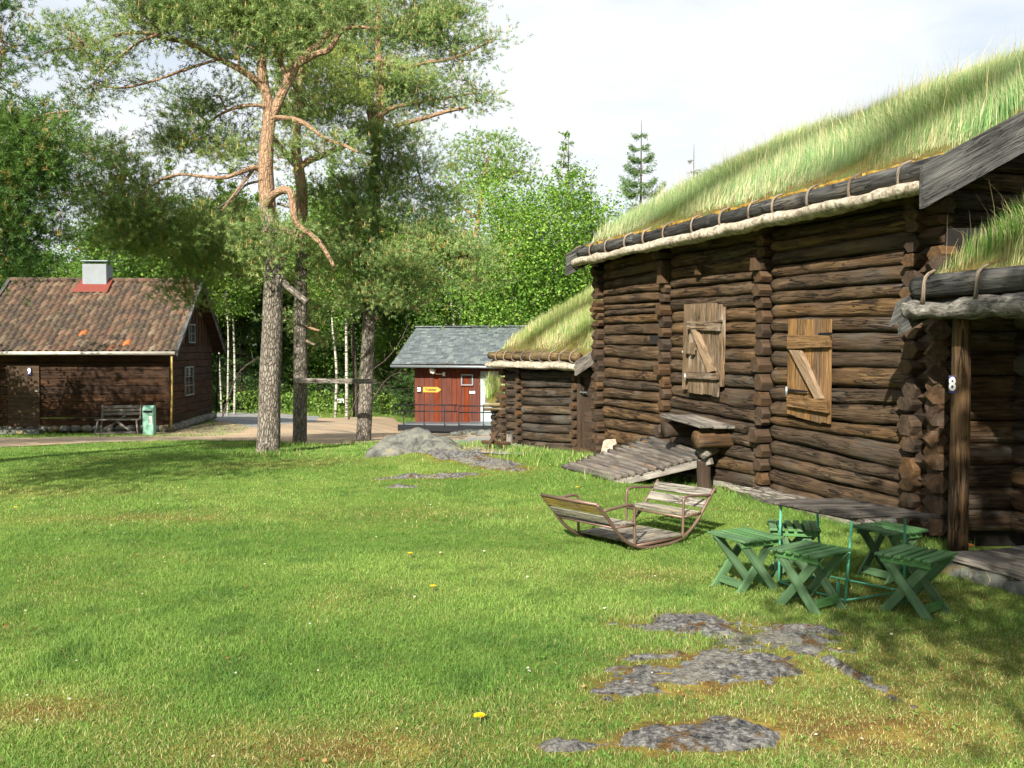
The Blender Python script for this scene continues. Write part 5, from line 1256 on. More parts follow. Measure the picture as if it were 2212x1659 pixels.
def pine(label, base, trunk, limbs, clumps, seed, dens=1.0, greens=('#566d3c', '#93a765'), nn=17, candle=.1, nl=.072, nw=.0052, group=None, shoots=.26, name='pine_tree', tipgold=.03):
    Y0 = base[1]; loc = V((base[0], base[1], base[2])); t = thing(name, label, 'tree', tuple(loc), group)
    rr = random.Random(seed); r = np.random.default_rng(seed)
    m = MB(); sk = []
    def w(x, y, dY): return P(x, y, Y0 + dY)
    # trunk
    pts = [w(a[0], a[1], a[3] if len(a) > 3 else 0) for a in trunk]; rad = [a[2] * Y0 / FD for a in trunk]
    pts[0].z = base[2] - .1
    n0 = len(m.v); tube(m, pts, rad, 22, .10, 2, sub=8)
    for i in range(n0, len(m.v)): m.r[i] = min(1, max(0, (m.v[i][2] - base[2] - 2.7) / 3.0))
    sk += pts
    child(m, 'trunk', M['pinebark'], t)
    for lb in limbs:
        m = MB(); pts = [w(a[0], a[1], a[3] if len(a) > 3 else 0) for a in lb]; rad = [a[2] * Y0 / FD for a in lb]
        tube(m, pts, rad, 10, .15, 5, sub=5, rnd=.95 if (len(lb[0]) < 5) else lb[0][4]); sk += pts; child(m, 'limb', M['pinebark'], t)
    # foliage
    AP, AD, AC = [], [], []; bm_ = MB(); skn = np.array([tuple(p) for p in sk]); uses = np.zeros(len(skn))
    for ci, (x, y, rx, ry, dY, *rest) in enumerate(clumps):
        c = np.array(w(x, y, dY)); Yc = Y0 + dY; RX, RZ = rx * Yc / FD, ry * Yc / FD; RY = rest[0] if rest else (RX * .6 + .3)
        k = rest[1] if len(rest) > 1 else 1.0
        vol = 4.19 * RX * RY * RZ; n = int(vol * 760 * dens * k) + 70
        # pads: sub-centres, flattened sprays
        ns = max(6, int(n / 120)); sc = r.normal(size=(ns, 3)); sc /= np.linalg.norm(sc, axis=1, keepdims=True); sc *= (r.random((ns, 1)) ** .45); sc = sc * [RX, RY, RZ] + c
        si = r.integers(0, ns, n); spr = shoots * 1.05 * r.uniform(.55, 1.4, (ns, 1))[si]
        o = r.normal(size=(n, 3)) * [1, 1, .42] * spr; p = sc[si] + o
        dirs = o / (np.linalg.norm(o, axis=1, keepdims=True) + .02) * .8 + (p - c) / [RX, RY, RZ] * .35 + [0, 0, .55] + r.normal(0, .25, (n, 3))
        AP.append(p); AD.append(dirs)
        tone = np.clip(.5 + .35 * r.normal(size=(ns,)), 0, 1)[si]
        cc = mixc(c3(greens[0]), c3(greens[1]), np.clip(tone + r.normal(0, .12, n), 0, 1)); g_ = r.random(n) < tipgold; cc[g_] = c3('#9a8a50'); AC.append(cc)
        # branchlets
        bm_ = MB()
        dd = np.sqrt(((skn - c) ** 2).sum(1)) + uses; j = int(np.argmin(dd)); uses[j] += .5; a = V(skn[j]); cV = V(c); mid = (a + cV) / 2 + V((0, 0, .12 * (cV - a).length * rr.uniform(-.6, 1)))
        if (cV - a).length > .15: tube(bm_, [a, mid, cV], [.022 + .006 * (cV - a).length, .017, .010], 7, .2, 4, sub=4, rnd=.75)
        for q in range(min(ns, 14)):
            e = V(sc[q])
            if (e - cV).length > .5: continue
            mid = (cV + e) / 2 + V((rr.uniform(-.05, .05), rr.uniform(-.05, .05), rr.uniform(-.08, .03))); tube(bm_, [cV, mid, e], [.010, .007, .004], 5, .0, sub=2, rnd=.6, cap=False)
        child(bm_, 'branch', M['pinebark'], t)
        skn = np.concatenate([skn, [c], [tuple((a + cV) / 2)]]); uses = np.concatenate([uses, [.1, .1]])
    AP = np.concatenate(AP) - np.array(t.location); AD = np.concatenate(AD); AC = np.concatenate(AC)
    print('PINE', seed, len(AP))
    needles('crown', AP, AD, t, AC, nn, .13, nl, nw, seed, candle); return t

b1 = G(580, 978)
PINE1 = pine('tall forked pine with orange upper bark and a hooked broken limb', b1,
     [(580, 980, 28), (580, 965, 25), (583, 880, 23.5), (586, 760, 22), (590, 640, 21), (592, 560, 19), (586, 500, 17.5), (578, 440, 16.5), (574, 390, 16.5), (574, 340, 15), (578, 290, 14), (582, 250, 14), (578, 215, 11), (570, 180, 10.5), (566, 135, 9.5), (572, 60, 8), (580, -50, 6), (590, -160, 3)],
     [[(584, 262, 10), (600, 225, 10), (622, 175, 9.5), (640, 140, 9), (662, 118, 8), (700, 85, 7, .2), (735, 25, 6, .3), (752, -50, 4, .4)],
      [(640, 142, 7), (680, 118, 7, -.2), (712, 106, 6.5, -.3), (735, 70, 5, -.4), (762, 58, 4, -.5), (800, 60, 3, -.6)],
      [(622, 175, 6), (608, 140, 5), (595, 110, 4, .2), (588, 60, 3, .2)],
      [(572, 195, 8), (548, 170, 7.5, -.1), (515, 148, 7, -.2), (470, 125, 6, -.3), (432, 104, 7, -.5), (400, 90, 6, -.6), (350, 80, 5, -.8), (330, 72, 4, -.9), (270, 72, 3, -1), (215, 90, 2.2, -1.1), (170, 110, 1.5, -1.2)],
      [(340, 76, 3, -.9), (300, 90, 2.4, -1), (250, 130, 2, -1.1), (215, 165, 1.5, -1.1)], [(470, 128, 3, -.3), (400, 150, 3, -.5), (330, 175, 2.4, -.7), (260, 190, 2, -.9), (200, 180, 1.4, -1)],
      [(575, 228, 4), (530, 228, 4, .3), (490, 240, 3.2, .5), (450, 265, 2.4, .7), (430, 290, 1.8, .8)],
      [(584, 255, 5), (625, 255, 5, -.2), (660, 268, 5, -.3), (700, 298, 4, -.4), (740, 312, 3.6, -.5), (775, 330, 2.5, -.6)],
      [(562, 368, 6.5, 0), (548, 362, 6, -.1), (520, 372, 5, -.3), (480, 384, 4.2, -.5), (430, 380, 3.2, -.6), (390, 376, 2, -.7)],
      [(548, 366, 3.6), (525, 395, 3, -.3), (505, 420, 2.4, -.4), (480, 455, 1.6, -.5)],
      [(556, 392, 3, 0, .2), (530, 400, 2.6, -.2), (505, 425, 2, -.3), (470, 450, 1.4, -.4)],
      [(578, 442, 8.5, -.2), (590, 422, 8.5, -.35), (612, 410, 8, -.5), (628, 416, 8, -.6), (632, 440, 7.5, -.6), (636, 470, 7, -.6), (645, 488, 6.5, -.6), (668, 505, 5.8, -.6), (695, 530, 5, -.6), (722, 576, 3.8, -.6)],
      [(596, 490, 6, -.2), (625, 502, 6, -.4), (655, 512, 4.5, -.5)],
      [(640, 486, 2.6, -.6, .1), (632, 520, 2.4, -.6), (618, 560, 2.4, -.55), (603, 602, 2.2, -.5), (596, 640, 2, -.45)],
      [(596, 588, 9, -.2, .1), (615, 612, 7.5, -.4), (640, 635, 6.5, -.6), (664, 652, 5.5, -.7)],
      [(600, 440, 3.2, -.2, .15), (622, 446, 3, -.3), (636, 452, 2.2, -.3)]],
     [(580, 30, 110, 60, .2), (470, 20, 120, 60, -.2), (370, 10, 90, 45, -.6), (680, 10, 90, 50, .3), (430, 85, 70, 28, -.5), (520, 95, 60, 35, -.4), (610, 95, 50, 40, -.4), (330, 40, 60, 30, -.8), (760, 20, 60, 40, -.3),
      (180, 95, 50, 40, -1.1), (150, 60, 30, 30, -1.1), (225, 140, 45, 30, -1.0), (115, 110, 30, 25, -1.2), (200, 190, 40, 22, -1.0), (740, 60, 50, 30, -.5, .5, .7),
      (560, -40, 150, 50, .2), (300, 5, 40, 20, -.9),
      (410, 225, 70, 40, .8), (460, 300, 75, 40, .6), (390, 310, 60, 40, .8), (470, 205, 60, 25, .5, .5, .8), (660, 230, 50, 30, .6, .5, .8), (700, 330, 60, 40, -.3, .5, .9), (500, 330, 50, 30, .7),
      (290, 440, 80, 40, -.2, .9), (360, 480, 100, 50, 1.2, .8, 1.0), (450, 520, 100, 52, 2.2, .8, 1.0), (530, 540, 60, 40, 2.4, .5, 1.1), (570, 500, 45, 38, -.7, .3, 2.0), (585, 560, 40, 30, -.6, .3, 2.0), (540, 470, 50, 30, 1.8, .4, 1.2), (420, 570, 90, 35, 2.3, .7, 1.0), (330, 410, 70, 35, .6), (250, 380, 60, 45, .2), (480, 450, 60, 30, 2.0, .5),
      (395, 610, 40, 35, 2.0), (410, 655, 25, 28, 2.0, .3), (510, 595, 45, 22, 2.4, .4, 1.0), (230, 460, 60, 50, -.1), (320, 530, 80, 40, 1.0), (215, 320, 55, 45, 0), (270, 510, 60, 35, -.1), (180, 400, 40, 40, 0, .5, .8), (640, 610, 40, 30, 3.6, .4, .9), (660, 500, 35, 30, 2.0, .3, 1.2), (340, 60, 70, 30, -.8, .5, .9), (510, 50, 110, 40, 0), (620, 60, 80, 40, .2)], 11, dens=1.05)
def bare_twigs(t, segs, n, seed):
    rr = random.Random(seed); m = MB()
    for k in range(n):
        a, b, dY = rr.choice(segs); f = rr.random(); x = a[0] + (b[0] - a[0]) * f; y = a[1] + (b[1] - a[1]) * f; p = P(x, y, b1.y + dY)
        L = rr.uniform(.12, .42); d = V((rr.uniform(-1, .3), rr.uniform(-.5, .5), rr.uniform(-.9, .5))).normalized()
        tube(m, [p, p + d * L * .5 + UP * .03, p + d * L - UP * .06 * L], [.006, .004, .0025], 4, rnd=.3, cap=False)
        q = p + d * L * .5; e = V((rr.uniform(-1, 1), rr.uniform(-1, 1), rr.uniform(-.8, .4))) * .15; tube(m, [q, q + e], [.0035, .002], 4, rnd=.3, cap=False)
    o = child(m, 'bare_twigs', M['dullbark'], t); o['kind'] = 'stuff'
bare_twigs(PINE1, [((400, 90), (330, 72), -.75), ((330, 75), (215, 150), -1.05), ((470, 130), (330, 175), -.5), ((330, 175), (210, 182), -.8), ((560, 368), (430, 382), -.3), ((548, 366), (480, 455), -.2), ((575, 228), (430, 290), .4)], 150, 3)
b2 = G(648, 958)
pine('middle pine trunk, pale grey and straight, holding the left end of the nailed plank', b2,
     [(648, 960, 18), (648, 940, 15.5), (649, 830, 15), (649, 700, 13.5), (650, 600, 12.5), (652, 500, 12), (652, 420, 11.5), (645, 360, 11.5), (640, 330, 11), (642, 280, 8), (645, 200, 6), (655, 120, 4)],
     [[(645, 365, 7), (628, 345, 6), (612, 325, 5, -.2), (585, 290, 4, -.4)], [(648, 360, 7), (672, 345, 7, .1), (700, 335, 6, .2), (740, 318, 5, .3), (790, 300, 3, .4)],
      [(660, 705, 3.2, 0, .8), (675, 710, 2.6, -.2), (690, 714, 2, -.3)], [(660, 735, 3, 0, .5), (680, 745, 2.2, -.2)]],
     [(700, 230, 80, 45, .4), (620, 260, 60, 40, .5), (750, 290, 60, 40, .3), (660, 170, 70, 50, .3), (600, 180, 60, 40, .6), (680, 420, 50, 35, .2, .5, .8), (640, 110, 70, 45, .4), (710, 140, 60, 45, .3), (600, 340, 60, 35, .5, .4, .8), (690, 560, 60, 40, .4, .4, .8)], 12, dens=.85, greens=('#5a7138', '#98a75c'), tipgold=.04)
b3 = G(785, 953)
pine('right one of three pine trunks, holding the right end of the nailed plank', b3,
     [(784, 955, 18), (786, 930, 16), (790, 850, 15), (794, 760, 14.5), (798, 670, 13.5), (803, 600, 12.5), (808, 500, 12), (810, 400, 11.5), (814, 300, 11), (820, 240, 11), (822, 200, 9.5), (818, 130, 8), (816, 60, 6), (818, -40, 4)],
     [[(812, 300, 7), (804, 270, 7), (798, 240, 6), (806, 228, 5), (830, 225, 3)], [(826, 245, 6), (850, 232, 5), (900, 222, 4, .2), (960, 212, 3, .4), (1030, 200, 2, .5)], [(850, 272, 5, .1), (900, 260, 4.5, .1), (960, 242, 4, .1), (1010, 232, 3, .2)],
      [(820, 130, 6), (870, 145, 5), (920, 135, 4, .1), (980, 125, 3, .2), (1060, 90, 2, .3)], [(812, 480, 5), (860, 500, 4, -.5), (920, 510, 3, -.9)], [(808, 470, 5), (770, 480, 4, -.5), (730, 495, 3, -.9)], [(808, 560, 5), (860, 545, 4, -.3), (960, 545, 3, -.5), (1020, 560, 2, -.6)],
      [(806, 685, 3, 0, .8), (818, 690, 2.4, -.1)], [(778, 590, 3), (720, 560, 3, -.3)]],
     [(850, 60, 90, 40, .3), (930, 40, 70, 45, .3), (990, 30, 40, 30, .4), (960, 95, 90, 28, .4), (1060, 85, 40, 16, .5, .3), (860, 120, 80, 30, .2), (900, 185, 80, 35, .1), (1010, 175, 60, 20, .4, .35), (1020, 215, 55, 22, .5, .35), (960, 232, 70, 22, .3, .4),
      (850, 190, 70, 45, .2), (780, 200, 50, 40, .4), (900, -10, 120, 45, .4), (830, 240, 50, 30, .3), (1000, 130, 40, 12, .4, .3), (770, 130, 60, 40, .3), (780, 60, 60, 50, .3),
      (850, 330, 60, 35, -.6), (840, 385, 85, 40, -.8, .7, 1.2), (900, 360, 50, 40, -.4), (760, 410, 70, 40, -.6, .7, 1.1), (925, 430, 60, 35, -.5), (850, 450, 100, 38, -1.0, .6, 1.2), (740, 495, 75, 42, -.9, .6, 1.2), (930, 495, 85, 42, -1.0, .6, 1.3), (1010, 515, 60, 28, -.9, .5, 1.2), (1000, 555, 80, 36, -1.1, .5, 1.4), (870, 560, 95, 42, -1.2, .6, 1.4),
      (770, 565, 75, 38, -1.1, .6, 1.3), (950, 610, 80, 32, -1.0, .5, 1.2), (840, 625, 70, 35, -1.0, .5, 1.3), (750, 640, 55, 30, -.8, .5), (720, 580, 45, 35, -.7, .4), (1030, 600, 45, 22, -.8, .4), (900, 665, 55, 18, -.8, .4, .7), (690, 660, 30, 30, .6, .4, .8), (640, 700, 40, 25, 1.6, .4, .8), (700, 740, 40, 20, 1.5, .4, .7), (870, 300, 40, 30, -.3)], 13, dens=.95, candle=.22, greens=('#547040', '#93aa68'))
# pine behind, topping the leafy tree
q = V((-2.0, 47, Hf(-2.0, 47)))
pine('pine with a rounded dark crown standing between the bushy pine and the bright leafy tree', q,
     [(1018, 890, 7), (1018, 700, 6.5), (1025, 550, 6), (1040, 420, 5), (1055, 340, 3)], [[(1030, 470, 3), (990, 440, 2.4, .2), (975, 400, 1.5)], [(1040, 400, 3), (1090, 380, 2), (1130, 370, 1.5)]],
     [(1050, 315, 50, 28, 0, .8, .6), (1090, 335, 55, 30, -.2, .8, .6), (1010, 350, 40, 35, 0, .8, .6), (1050, 380, 80, 35, 0, .8, .5), (1110, 370, 50, 30, 0, .8, .5), (985, 400, 40, 40, 0, .8, .5), (1000, 470, 50, 30, 0, .8, .4)], 15, dens=.22, nl=.14, nw=.014, nn=12, shoots=.5, candle=.05, greens=('#557538', '#8ea858'))
# dark pine at the left edge
q = V((-8.6, 13.5, Hf(-8.6, 13.5)))
pine('dark dense pine reaching into the photo at the top left corner', q,
     [(-235, 1010, 30), (-230, 700, 26), (-220, 400, 22), (-210, 100, 15), (-200, -200, 8)], [[(-225, 420, 9), (-100, 330, 6), (0, 280, 4), (90, 250, 2.5), (150, 240, 1.5)], [(-220, 550, 8), (-80, 480, 5), (40, 450, 3)], [(-215, 200, 8), (-90, 130, 5), (10, 110, 3)]],
     [(5, 90, 45, 18, 0, .4, 2.0), (0, 160, 25, 16, 0, .4), (-5, 35, 15, 12, 0, .3), (15, 255, 45, 30, 0, .5, 3.2), (60, 300, 75, 45, 0, .6, 3.2), (125, 260, 40, 26, 6, .5, 1.0), (160, 225, 24, 13, 6, .3), (10, 350, 85, 55, 0, .7, 3.2), (60, 380, 50, 35, 0, .5, 2.0), (0, 430, 70, 50, 0, .6, 3.2), (30, 500, 60, 45, 0, .6, 3.2), (-30, 550, 50, 40, 0, .6, 2.0), (60, 520, 40, 28, .3, .5), (-100, 60, 100, 90, 0, 1, .6), (-120, 350, 110, 120, 0, 1, .6), (-300, 200, 150, 200, 0, 1.5, .5), (-200, -50, 150, 90, 0, 1.4, .5)], 16, dens=1.0, greens=('#2f4d26', '#5c7a38'), tipgold=.07, candle=0)

# ---- leafy trees
def leaves(name, pos, parent, size, cols, seed, mat=None, droop=.2):
    r = np.random.default_rng(seed); N = len(pos)
    n = r.normal(size=(N, 3)); n[:, 2] = np.abs(n[:, 2]) + .3; n /= np.linalg.norm(n, axis=1, keepdims=True)
    a = np.cross(n, r.normal(size=(N, 3))); a /= np.linalg.norm(a, axis=1, keepdims=True); b = np.cross(n, a)
    s = (size * r.uniform(.6, 1.3, N))[:, None]
    Vt = np.stack([pos - a * s * .5, pos + b * s * .36 , pos + a * s * .5, pos - b * s * .36], 1).reshape(-1, 3); F = np.arange(N * 4).reshape(-1, 4)
    C = np.repeat(cols, 4, 0); C = np.concatenate([C, np.ones((len(C), 1))], 1)
    return obj(name, raw(name, Vt, F, {'col': ('FLOAT_COLOR', C)}), parent, mat or M['leaf'])
def leafy_parts(Ht, Wd, seed, nleaf, lsize, greens, bark, crown0=.2, stems=1, trunk_r=.12, shape='egg', lean=0, bare=0):
    rr = random.Random(seed); r = np.random.default_rng(seed); m = MB(); tips = []
    for s in range(stems):
        a = rr.uniform(0, 6.28); sp_ = 0 if stems == 1 else Wd * .16
        top = V((math.cos(a) * sp_ * 1.6 + lean, math.sin(a) * sp_, Ht * rr.uniform(.84, .98))); b = V((math.cos(a) * .1 * (stems > 1), math.sin(a) * .1 * (stems > 1), -.2))
        pts = [b + (top - b) * t + V((rr.uniform(-1, 1) * .12 * math.sin(t * 3), rr.uniform(-1, 1) * .12 * math.sin(t * 3), 0)) * (Ht / 10) for t in (0, .2, .4, .6, .8, 1)]
        R0 = trunk_r * (1 if stems == 1 else .75); tube(m, pts, [R0, R0 * .85, R0 * .66, R0 * .45, R0 * .25, R0 * .08], 9, .08, 2, sub=3, rnd=0.0)
        nb = int(26 / stems ** .5)
        for k in range(nb):
            t = crown0 + (1 - crown0) * (k + rr.random()) / nb; i = min(int(t * 5), 4); p = pts[i].lerp(pts[i + 1], t * 5 - i)
            u = (t - crown0) / (1 - crown0)
            wr = {'egg': math.sin(min(1, u * 1.0 + .18) * math.pi) ** .7, 'cone': (1 - u) * .95 + .08}[shape] * Wd / 2 * rr.uniform(.7, 1.1)
            an = rr.uniform(0, 6.28); up = rr.uniform(.35, .9) * wr; e = p + V((math.cos(an) * wr, math.sin(an) * wr, up)); mid = p.lerp(e, .5) + V((0, 0, -.1 * wr))
            rb = max(.012, R0 * .3 * (1 - t * .7)); tube(m, [p, mid, e], [rb, rb * .6, rb * .2], 5, .1, sub=2, rnd=0.0, cap=False)
            for q in range(6):
                f = rr.uniform(.3, 1); c = p.lerp(mid, f * 2) if f < .5 else mid.lerp(e, f * 2 - 1); d = V((rr.gauss(0, 1), rr.gauss(0, 1), rr.gauss(.4, .7))).normalized() * wr * rr.uniform(.15, .4)
                if q < 3: tube(m, [c, c + d], [rb * .35, rb * .1], 4, 0, rnd=0.0, cap=False)
                tips.append((tuple(c + d), max(.09, wr * .2)))
    T = np.array([t[0] for t in tips]); S = np.array([t[1] for t in tips]); pw = S ** 1.6; ti = r.choice(len(T), nleaf, p=pw / pw.sum())
    pos = T[ti] + r.normal(size=(nleaf, 3)) * [1, 1, .8] * S[ti][:, None]
    tone = np.clip(r.normal(.5, .28, len(T)), 0, 1)[ti]
    cols = mixc(c3(greens[0]), c3(greens[1]), np.clip(tone + r.normal(0, .2, nleaf), 0, 1)) * r.uniform(.6, 1.2, (nleaf, 1))
    return m, pos, cols
def leafy(label, loc, Ht, Wd, seed, nleaf=16000, lsize=.11, greens=('#55802a', '#9bb94a'), bark='dullbark', group=None, name='leafy_tree', **kw):
    t = thing(name, label, 'tree', tuple(loc), group); m, pos, cols = leafy_parts(Ht, Wd, seed, nleaf, lsize, greens, bark, **kw)
    m.build('trunk', M[bark], t); leaves('crown', pos, t, lsize, cols, seed); return t
def at(x, Y): X = (x - CXD) / FD * Y; return (X, Y, Hf(X, Y))
leafy('bright green leafy tree with white stems behind the red hut and barn', at(1150, 44), 13.9, 7.6, 31, 46000, .13, ('#4f7a2c', '#8cab48'), 'birchbark', crown0=.2, stems=4, trunk_r=.15)
leafy('bright green leafy tree leaning over the barn roof end, right of the white-stemmed one', at(1250, 45), 12.0, 5.0, 32, 24000, .13, ('#4f7a2c', '#8cab48'), 'birchbark', crown0=.1, stems=3)
leafy('slender leafy sapling rising just left of the white-stemmed tree', at(1000, 47), 12.4, 5.0, 33, 22000, .13, ('#4c742c', '#83a048'), 'birchbark', crown0=.1, stems=2)
for i, (x, Y, r_) in enumerate(((723, 44, .07), (748, 43.5, .085), (490, 45, .05), (505, 46, .06), (478, 46.5, .045))):
    leafy(['white birch trunk, left of the pair seen through the pines', 'stouter white birch trunk, right of the pair seen through the pines', 'pale birch trunk just right of the cabin, front of three', 'pale birch trunk just right of the cabin, rightmost of three', 'thin pale birch trunk just behind the cabin corner'][i],
          at(x, Y), 12.5, 4.6, 40 + i, 13000, .12, ('#4c722c', '#82a046'), 'birchbark', name='birch_tree', crown0=.42, trunk_r=r_)
leafy('plain grey trunk beside the two white birches', at(767, 44.2), 12, 4, 47, 6000, .12, crown0=.45, trunk_r=.13)
# wood edge behind the cabin and pines: three forms, repeated
proto = [leafy('', (0, 0, 0), 13.0, 6.5, 51, 30000, .15, ('#40682a', '#7b9a42'), crown0=.12, trunk_r=.13), leafy('', (0, 0, 0), 12.0, 5.5, 52, 26000, .15, ('#476e28', '#84a144'), crown0=.1, stems=2), leafy('', (0, 0, 0), 14.0, 6.0, 53, 30000, .15, ('#345a26', '#6b8c3e'), crown0=.14)]
spots = [(-130, 46, .95, 'leafy tree at the far left, behind the dark corner pine'), (20, 44, .74, 'pale leafy tree left of the cabin chimney'), (150, 50, .86, 'leafy tree rising over the cabin ridge left of the chimney'), (270, 45, .97, 'tall bright leafy tree behind the cabin chimney, highest over the roof'), (370, 47, .92, 'leafy tree over the right end of the cabin ridge'),
         (450, 50, .98, 'leafy tree over the gap between cabin and pines'), (560, 53, 1.0, 'leafy tree in the wood directly behind the nearest pine trunk'), (660, 51, .95, 'leafy tree in the wood behind the middle pine trunk'), (800, 54, .98, 'leafy tree in the wood behind the right pine trunk'), (900, 50, .8, 'leafy tree in the wood behind the left end of the red hut'),
         (1085, 52, .92, 'darker leafy tree behind the white-stemmed bright tree'), (1330, 50, .72, 'leafy tree behind the near end of the barn roof grass'), (1690, 47, .93, 'leafy treetop peeping over the middle of the barn roof'), (1600, 50, .88, 'small leafy treetop peeping over the barn roof, left one'), (1960, 44, .7, 'leafy tree hidden behind the high part of the barn roof')]
for i, (x, Y, s, l) in enumerate(spots):
    k = (i * 2 + (i > 6)) % 3; src = proto[k]
    if not src['label']: t = src
    else: t = dup(src)
    t['label'] = l; t['group'] = 'leafy trees at the wood edge'; t.location = at(x, Y); t.scale = (s * .95, s * .95, s); t.rotation_euler = (0, 0, i * 1.7)
# spruces
def spruce(label, loc, Ht, Wd, seed, n=26, greens=('#3e5a2e', '#7d9650'), sparse=1.0, droop=.3, nb=22, group=None):
    t = thing('spruce_tree', label, 'tree', tuple(loc), group); rr = random.Random(seed); r = np.random.default_rng(seed)
    m = MB(); tube(m, [(0, 0, -.2), (0, 0, Ht * .5), (.02, 0, Ht)], [Ht * .012, Ht * .007, .008], 8, rnd=.2); AP, AD = [], []
    for k in range(n):
        u = (k + rr.random() * .5) / n; z = Ht * (.06 + .92 * u); L0 = Wd / 2 * (1 - u) ** .85 * rr.uniform(.8, 1.1) + .06
        for q in range(rr.choice((5, 6, 7)) if u < .9 else 4):
            if rr.random() > sparse: continue
            a = rr.uniform(0, 6.28); L = L0 * rr.uniform(.7, 1.1); d = V((math.cos(a), math.sin(a), 0)); up = .55 if u > .75 else .15
            pts = [V((0, 0, z)) + d * (L * f) + UP * L * (up * f - droop * math.sin(f * 2.4) + .25 * f * f * (u > .3)) for f in (0, .35, .7, 1)]
            tube(m, pts, [.006 + .012 * L, .012, .008, .004], 4, 0, rnd=.1, cap=False)
            ns = int(6 + L * nb); f = r.random(ns) ** .75; i = np.minimum((f * 3).astype(int), 2); ff = f * 3 - i; PP = np.array([tuple(p) for p in pts]); p = PP[i] * (1 - ff)[:, None] + PP[i + 1] * ff[:, None]
            sd = np.array([-d.y, d.x, 0]); o = sd * r.normal(0, .10 * L + .02, (ns, 1)); p = p + o; p[:, 2] -= np.abs(r.normal(0, .05 + .05 * L, ns))
            AP.append(p); AD.append(np.array([d.x, d.y, -.25]) + sd * np.sign(o @ sd)[:, None] * .6 + r.normal(0, .25, (ns, 3)))
    m.build('trunk', M['dullbark'], t); AP = np.concatenate(AP); AD = np.concatenate(AD); N = len(AP)
    c = mixc(c3(greens[0]), c3(greens[1]), np.clip(r.normal(.5, .3, N), 0, 1)); needles('crown', AP, AD, t, c, 8, .22, .085, .012, seed, 0, .6); return t
spruce('spruce with layered drooping boughs standing clear against the sky behind the barn', at(1382, 44), 13.9, 6.6, 61, 24, nb=85, droop=.42, greens=('#42603a', '#7f9860'))
spruce('thin dying spruce top above the barn roof, nearly bare', at(1495, 50), 13.9, 2.0, 62, 22, sparse=.75, nb=10, greens=('#5a5f48', '#7c8062'))
spruce('spruce tip standing up over the bright leafy tree', at(1226, 50), 14.6, 5.4, 63, nb=45)
spruce('small spruce tip right of the bright leafy tree, at the barn roof end', at(1275, 47), 12.0, 4, 64, nb=45)
spd = spruce('dark spruce in the wood between cabin and near pine', at(520, 49), 9.5, 4.6, 65, greens=('#2c4526', '#5a7540'))
spd['group'] = 'dark spruces in the wood'
for x, Y, s, l in ((600, 50, .95, 'dark spruce in the wood right of the near pine trunk'), (690, 51, 1.1, 'dark spruce behind the left birch of the pair'), (830, 49, .9, 'dark spruce left of the red hut'), (905, 47.5, .85, 'dark spruce behind the left slope of the red hut roof'), (980, 49, 1.05, 'dark spruce behind the ridge of the red hut'), (1075, 48, .95, 'dark spruce right behind the red hut'), (430, 51, 1.0, 'dark spruce behind the cabin gable'), (1440, 46, .85, 'dull brownish young spruce left of the bare spruce top behind the barn'), (1330, 46, .8, 'dense young spruce beneath the clear-standing spruce behind the barn'), (330, 50, 1.0, 'dark spruce behind the cabin roof right of the chimney'), (60, 50, .9, 'dark spruce behind the left end of the cabin roof')):
    t = dup(spd); t.location = at(x, Y); t.scale = (s, s, s); t.rotation_euler = (0, 0, x); t['label'] = l
# wood mass beyond and undergrowth
def mass(name, n, x0, x1, y0, y1, zt, size, greens, seed, kindlabel, zmin=0, zp=1.0, thr=0):
    r = np.random.default_rng(seed); X = r.uniform(x0, x1, n); Y = r.uniform(y0, y1, n); top = zt * (.55 + .75 * fbm(X, Y, .22, 3, seed))
    z = zmin + (top - zmin) * r.random(n) ** zp; cl = fbm(X + z * .7, Y - z * .5, .9, 3, seed + 9)
    k = cl > thr; X, Y, z, cl = X[k], Y[k], z[k], cl[k]; n = len(X)
    cols = mixc(c3(greens[0]), c3(greens[1]), np.clip((cl - .3) * 2 + r.normal(0, .2, n), 0, 1))
    o = leaves(name, np.stack([X, Y, H(X, Y) + z], -1), None, size, cols, seed); o['kind'] = 'stuff'; return o
mass('far_wood', 90000, -60, 42, 60, 76, 10.5, .42, ('#2f4d26', '#6b8742'), 71, '')
mass('undergrowth', 80000, -32, 18, 49, 58, 3.4, .17, ('#2a4720', '#678838'), 72, '', 0, .9, .42)
mass('undergrowth', 14000, -24, 6, 46.5, 49, 1.0, .14, ('#44692a', '#7f9a48'), 73, '', 0, 1.2, .5)
# dead leaning branches between the trunks and the hut
for (pts, l) in (([(790, 815), (830, 780), (860, 745), (882, 700)], 'bare leaning dead branch rising beside the left edge of the red hut roof'), ([(808, 858), (835, 820), (862, 805), (880, 808)], 'bent bare dead branch left of the red hut wall'), ([(500, 842), (520, 800), (560, 770)], 'bare pale dead branch right of the cabin')):
    pp = [P(x, y, 41.5 + i * .1) for i, (x, y) in enumerate(pts)]; m = MB(); e = pp[0] - (pp[1] - pp[0]).normalized() * 1.0; e.z = Hf(e.x, e.y); tube(m, [e] + pp, [.035] + [.03 - .006 * i for i in range(len(pp))], 7, .2, sub=4, rnd=0.0)
    for k in range(10):
        i = random.randint(0, len(pp) - 2); a = pp[i].lerp(pp[i + 1], random.random()); tube(m, [a, a + V((random.uniform(-.6, .6), random.uniform(-.3, .3), random.uniform(-.2, .6)))], [.015, .004], 4, rnd=0.0)
    o = m.build('dead_branch', M['dullbark'], None, origin=e); tag(o, l, 'branch')
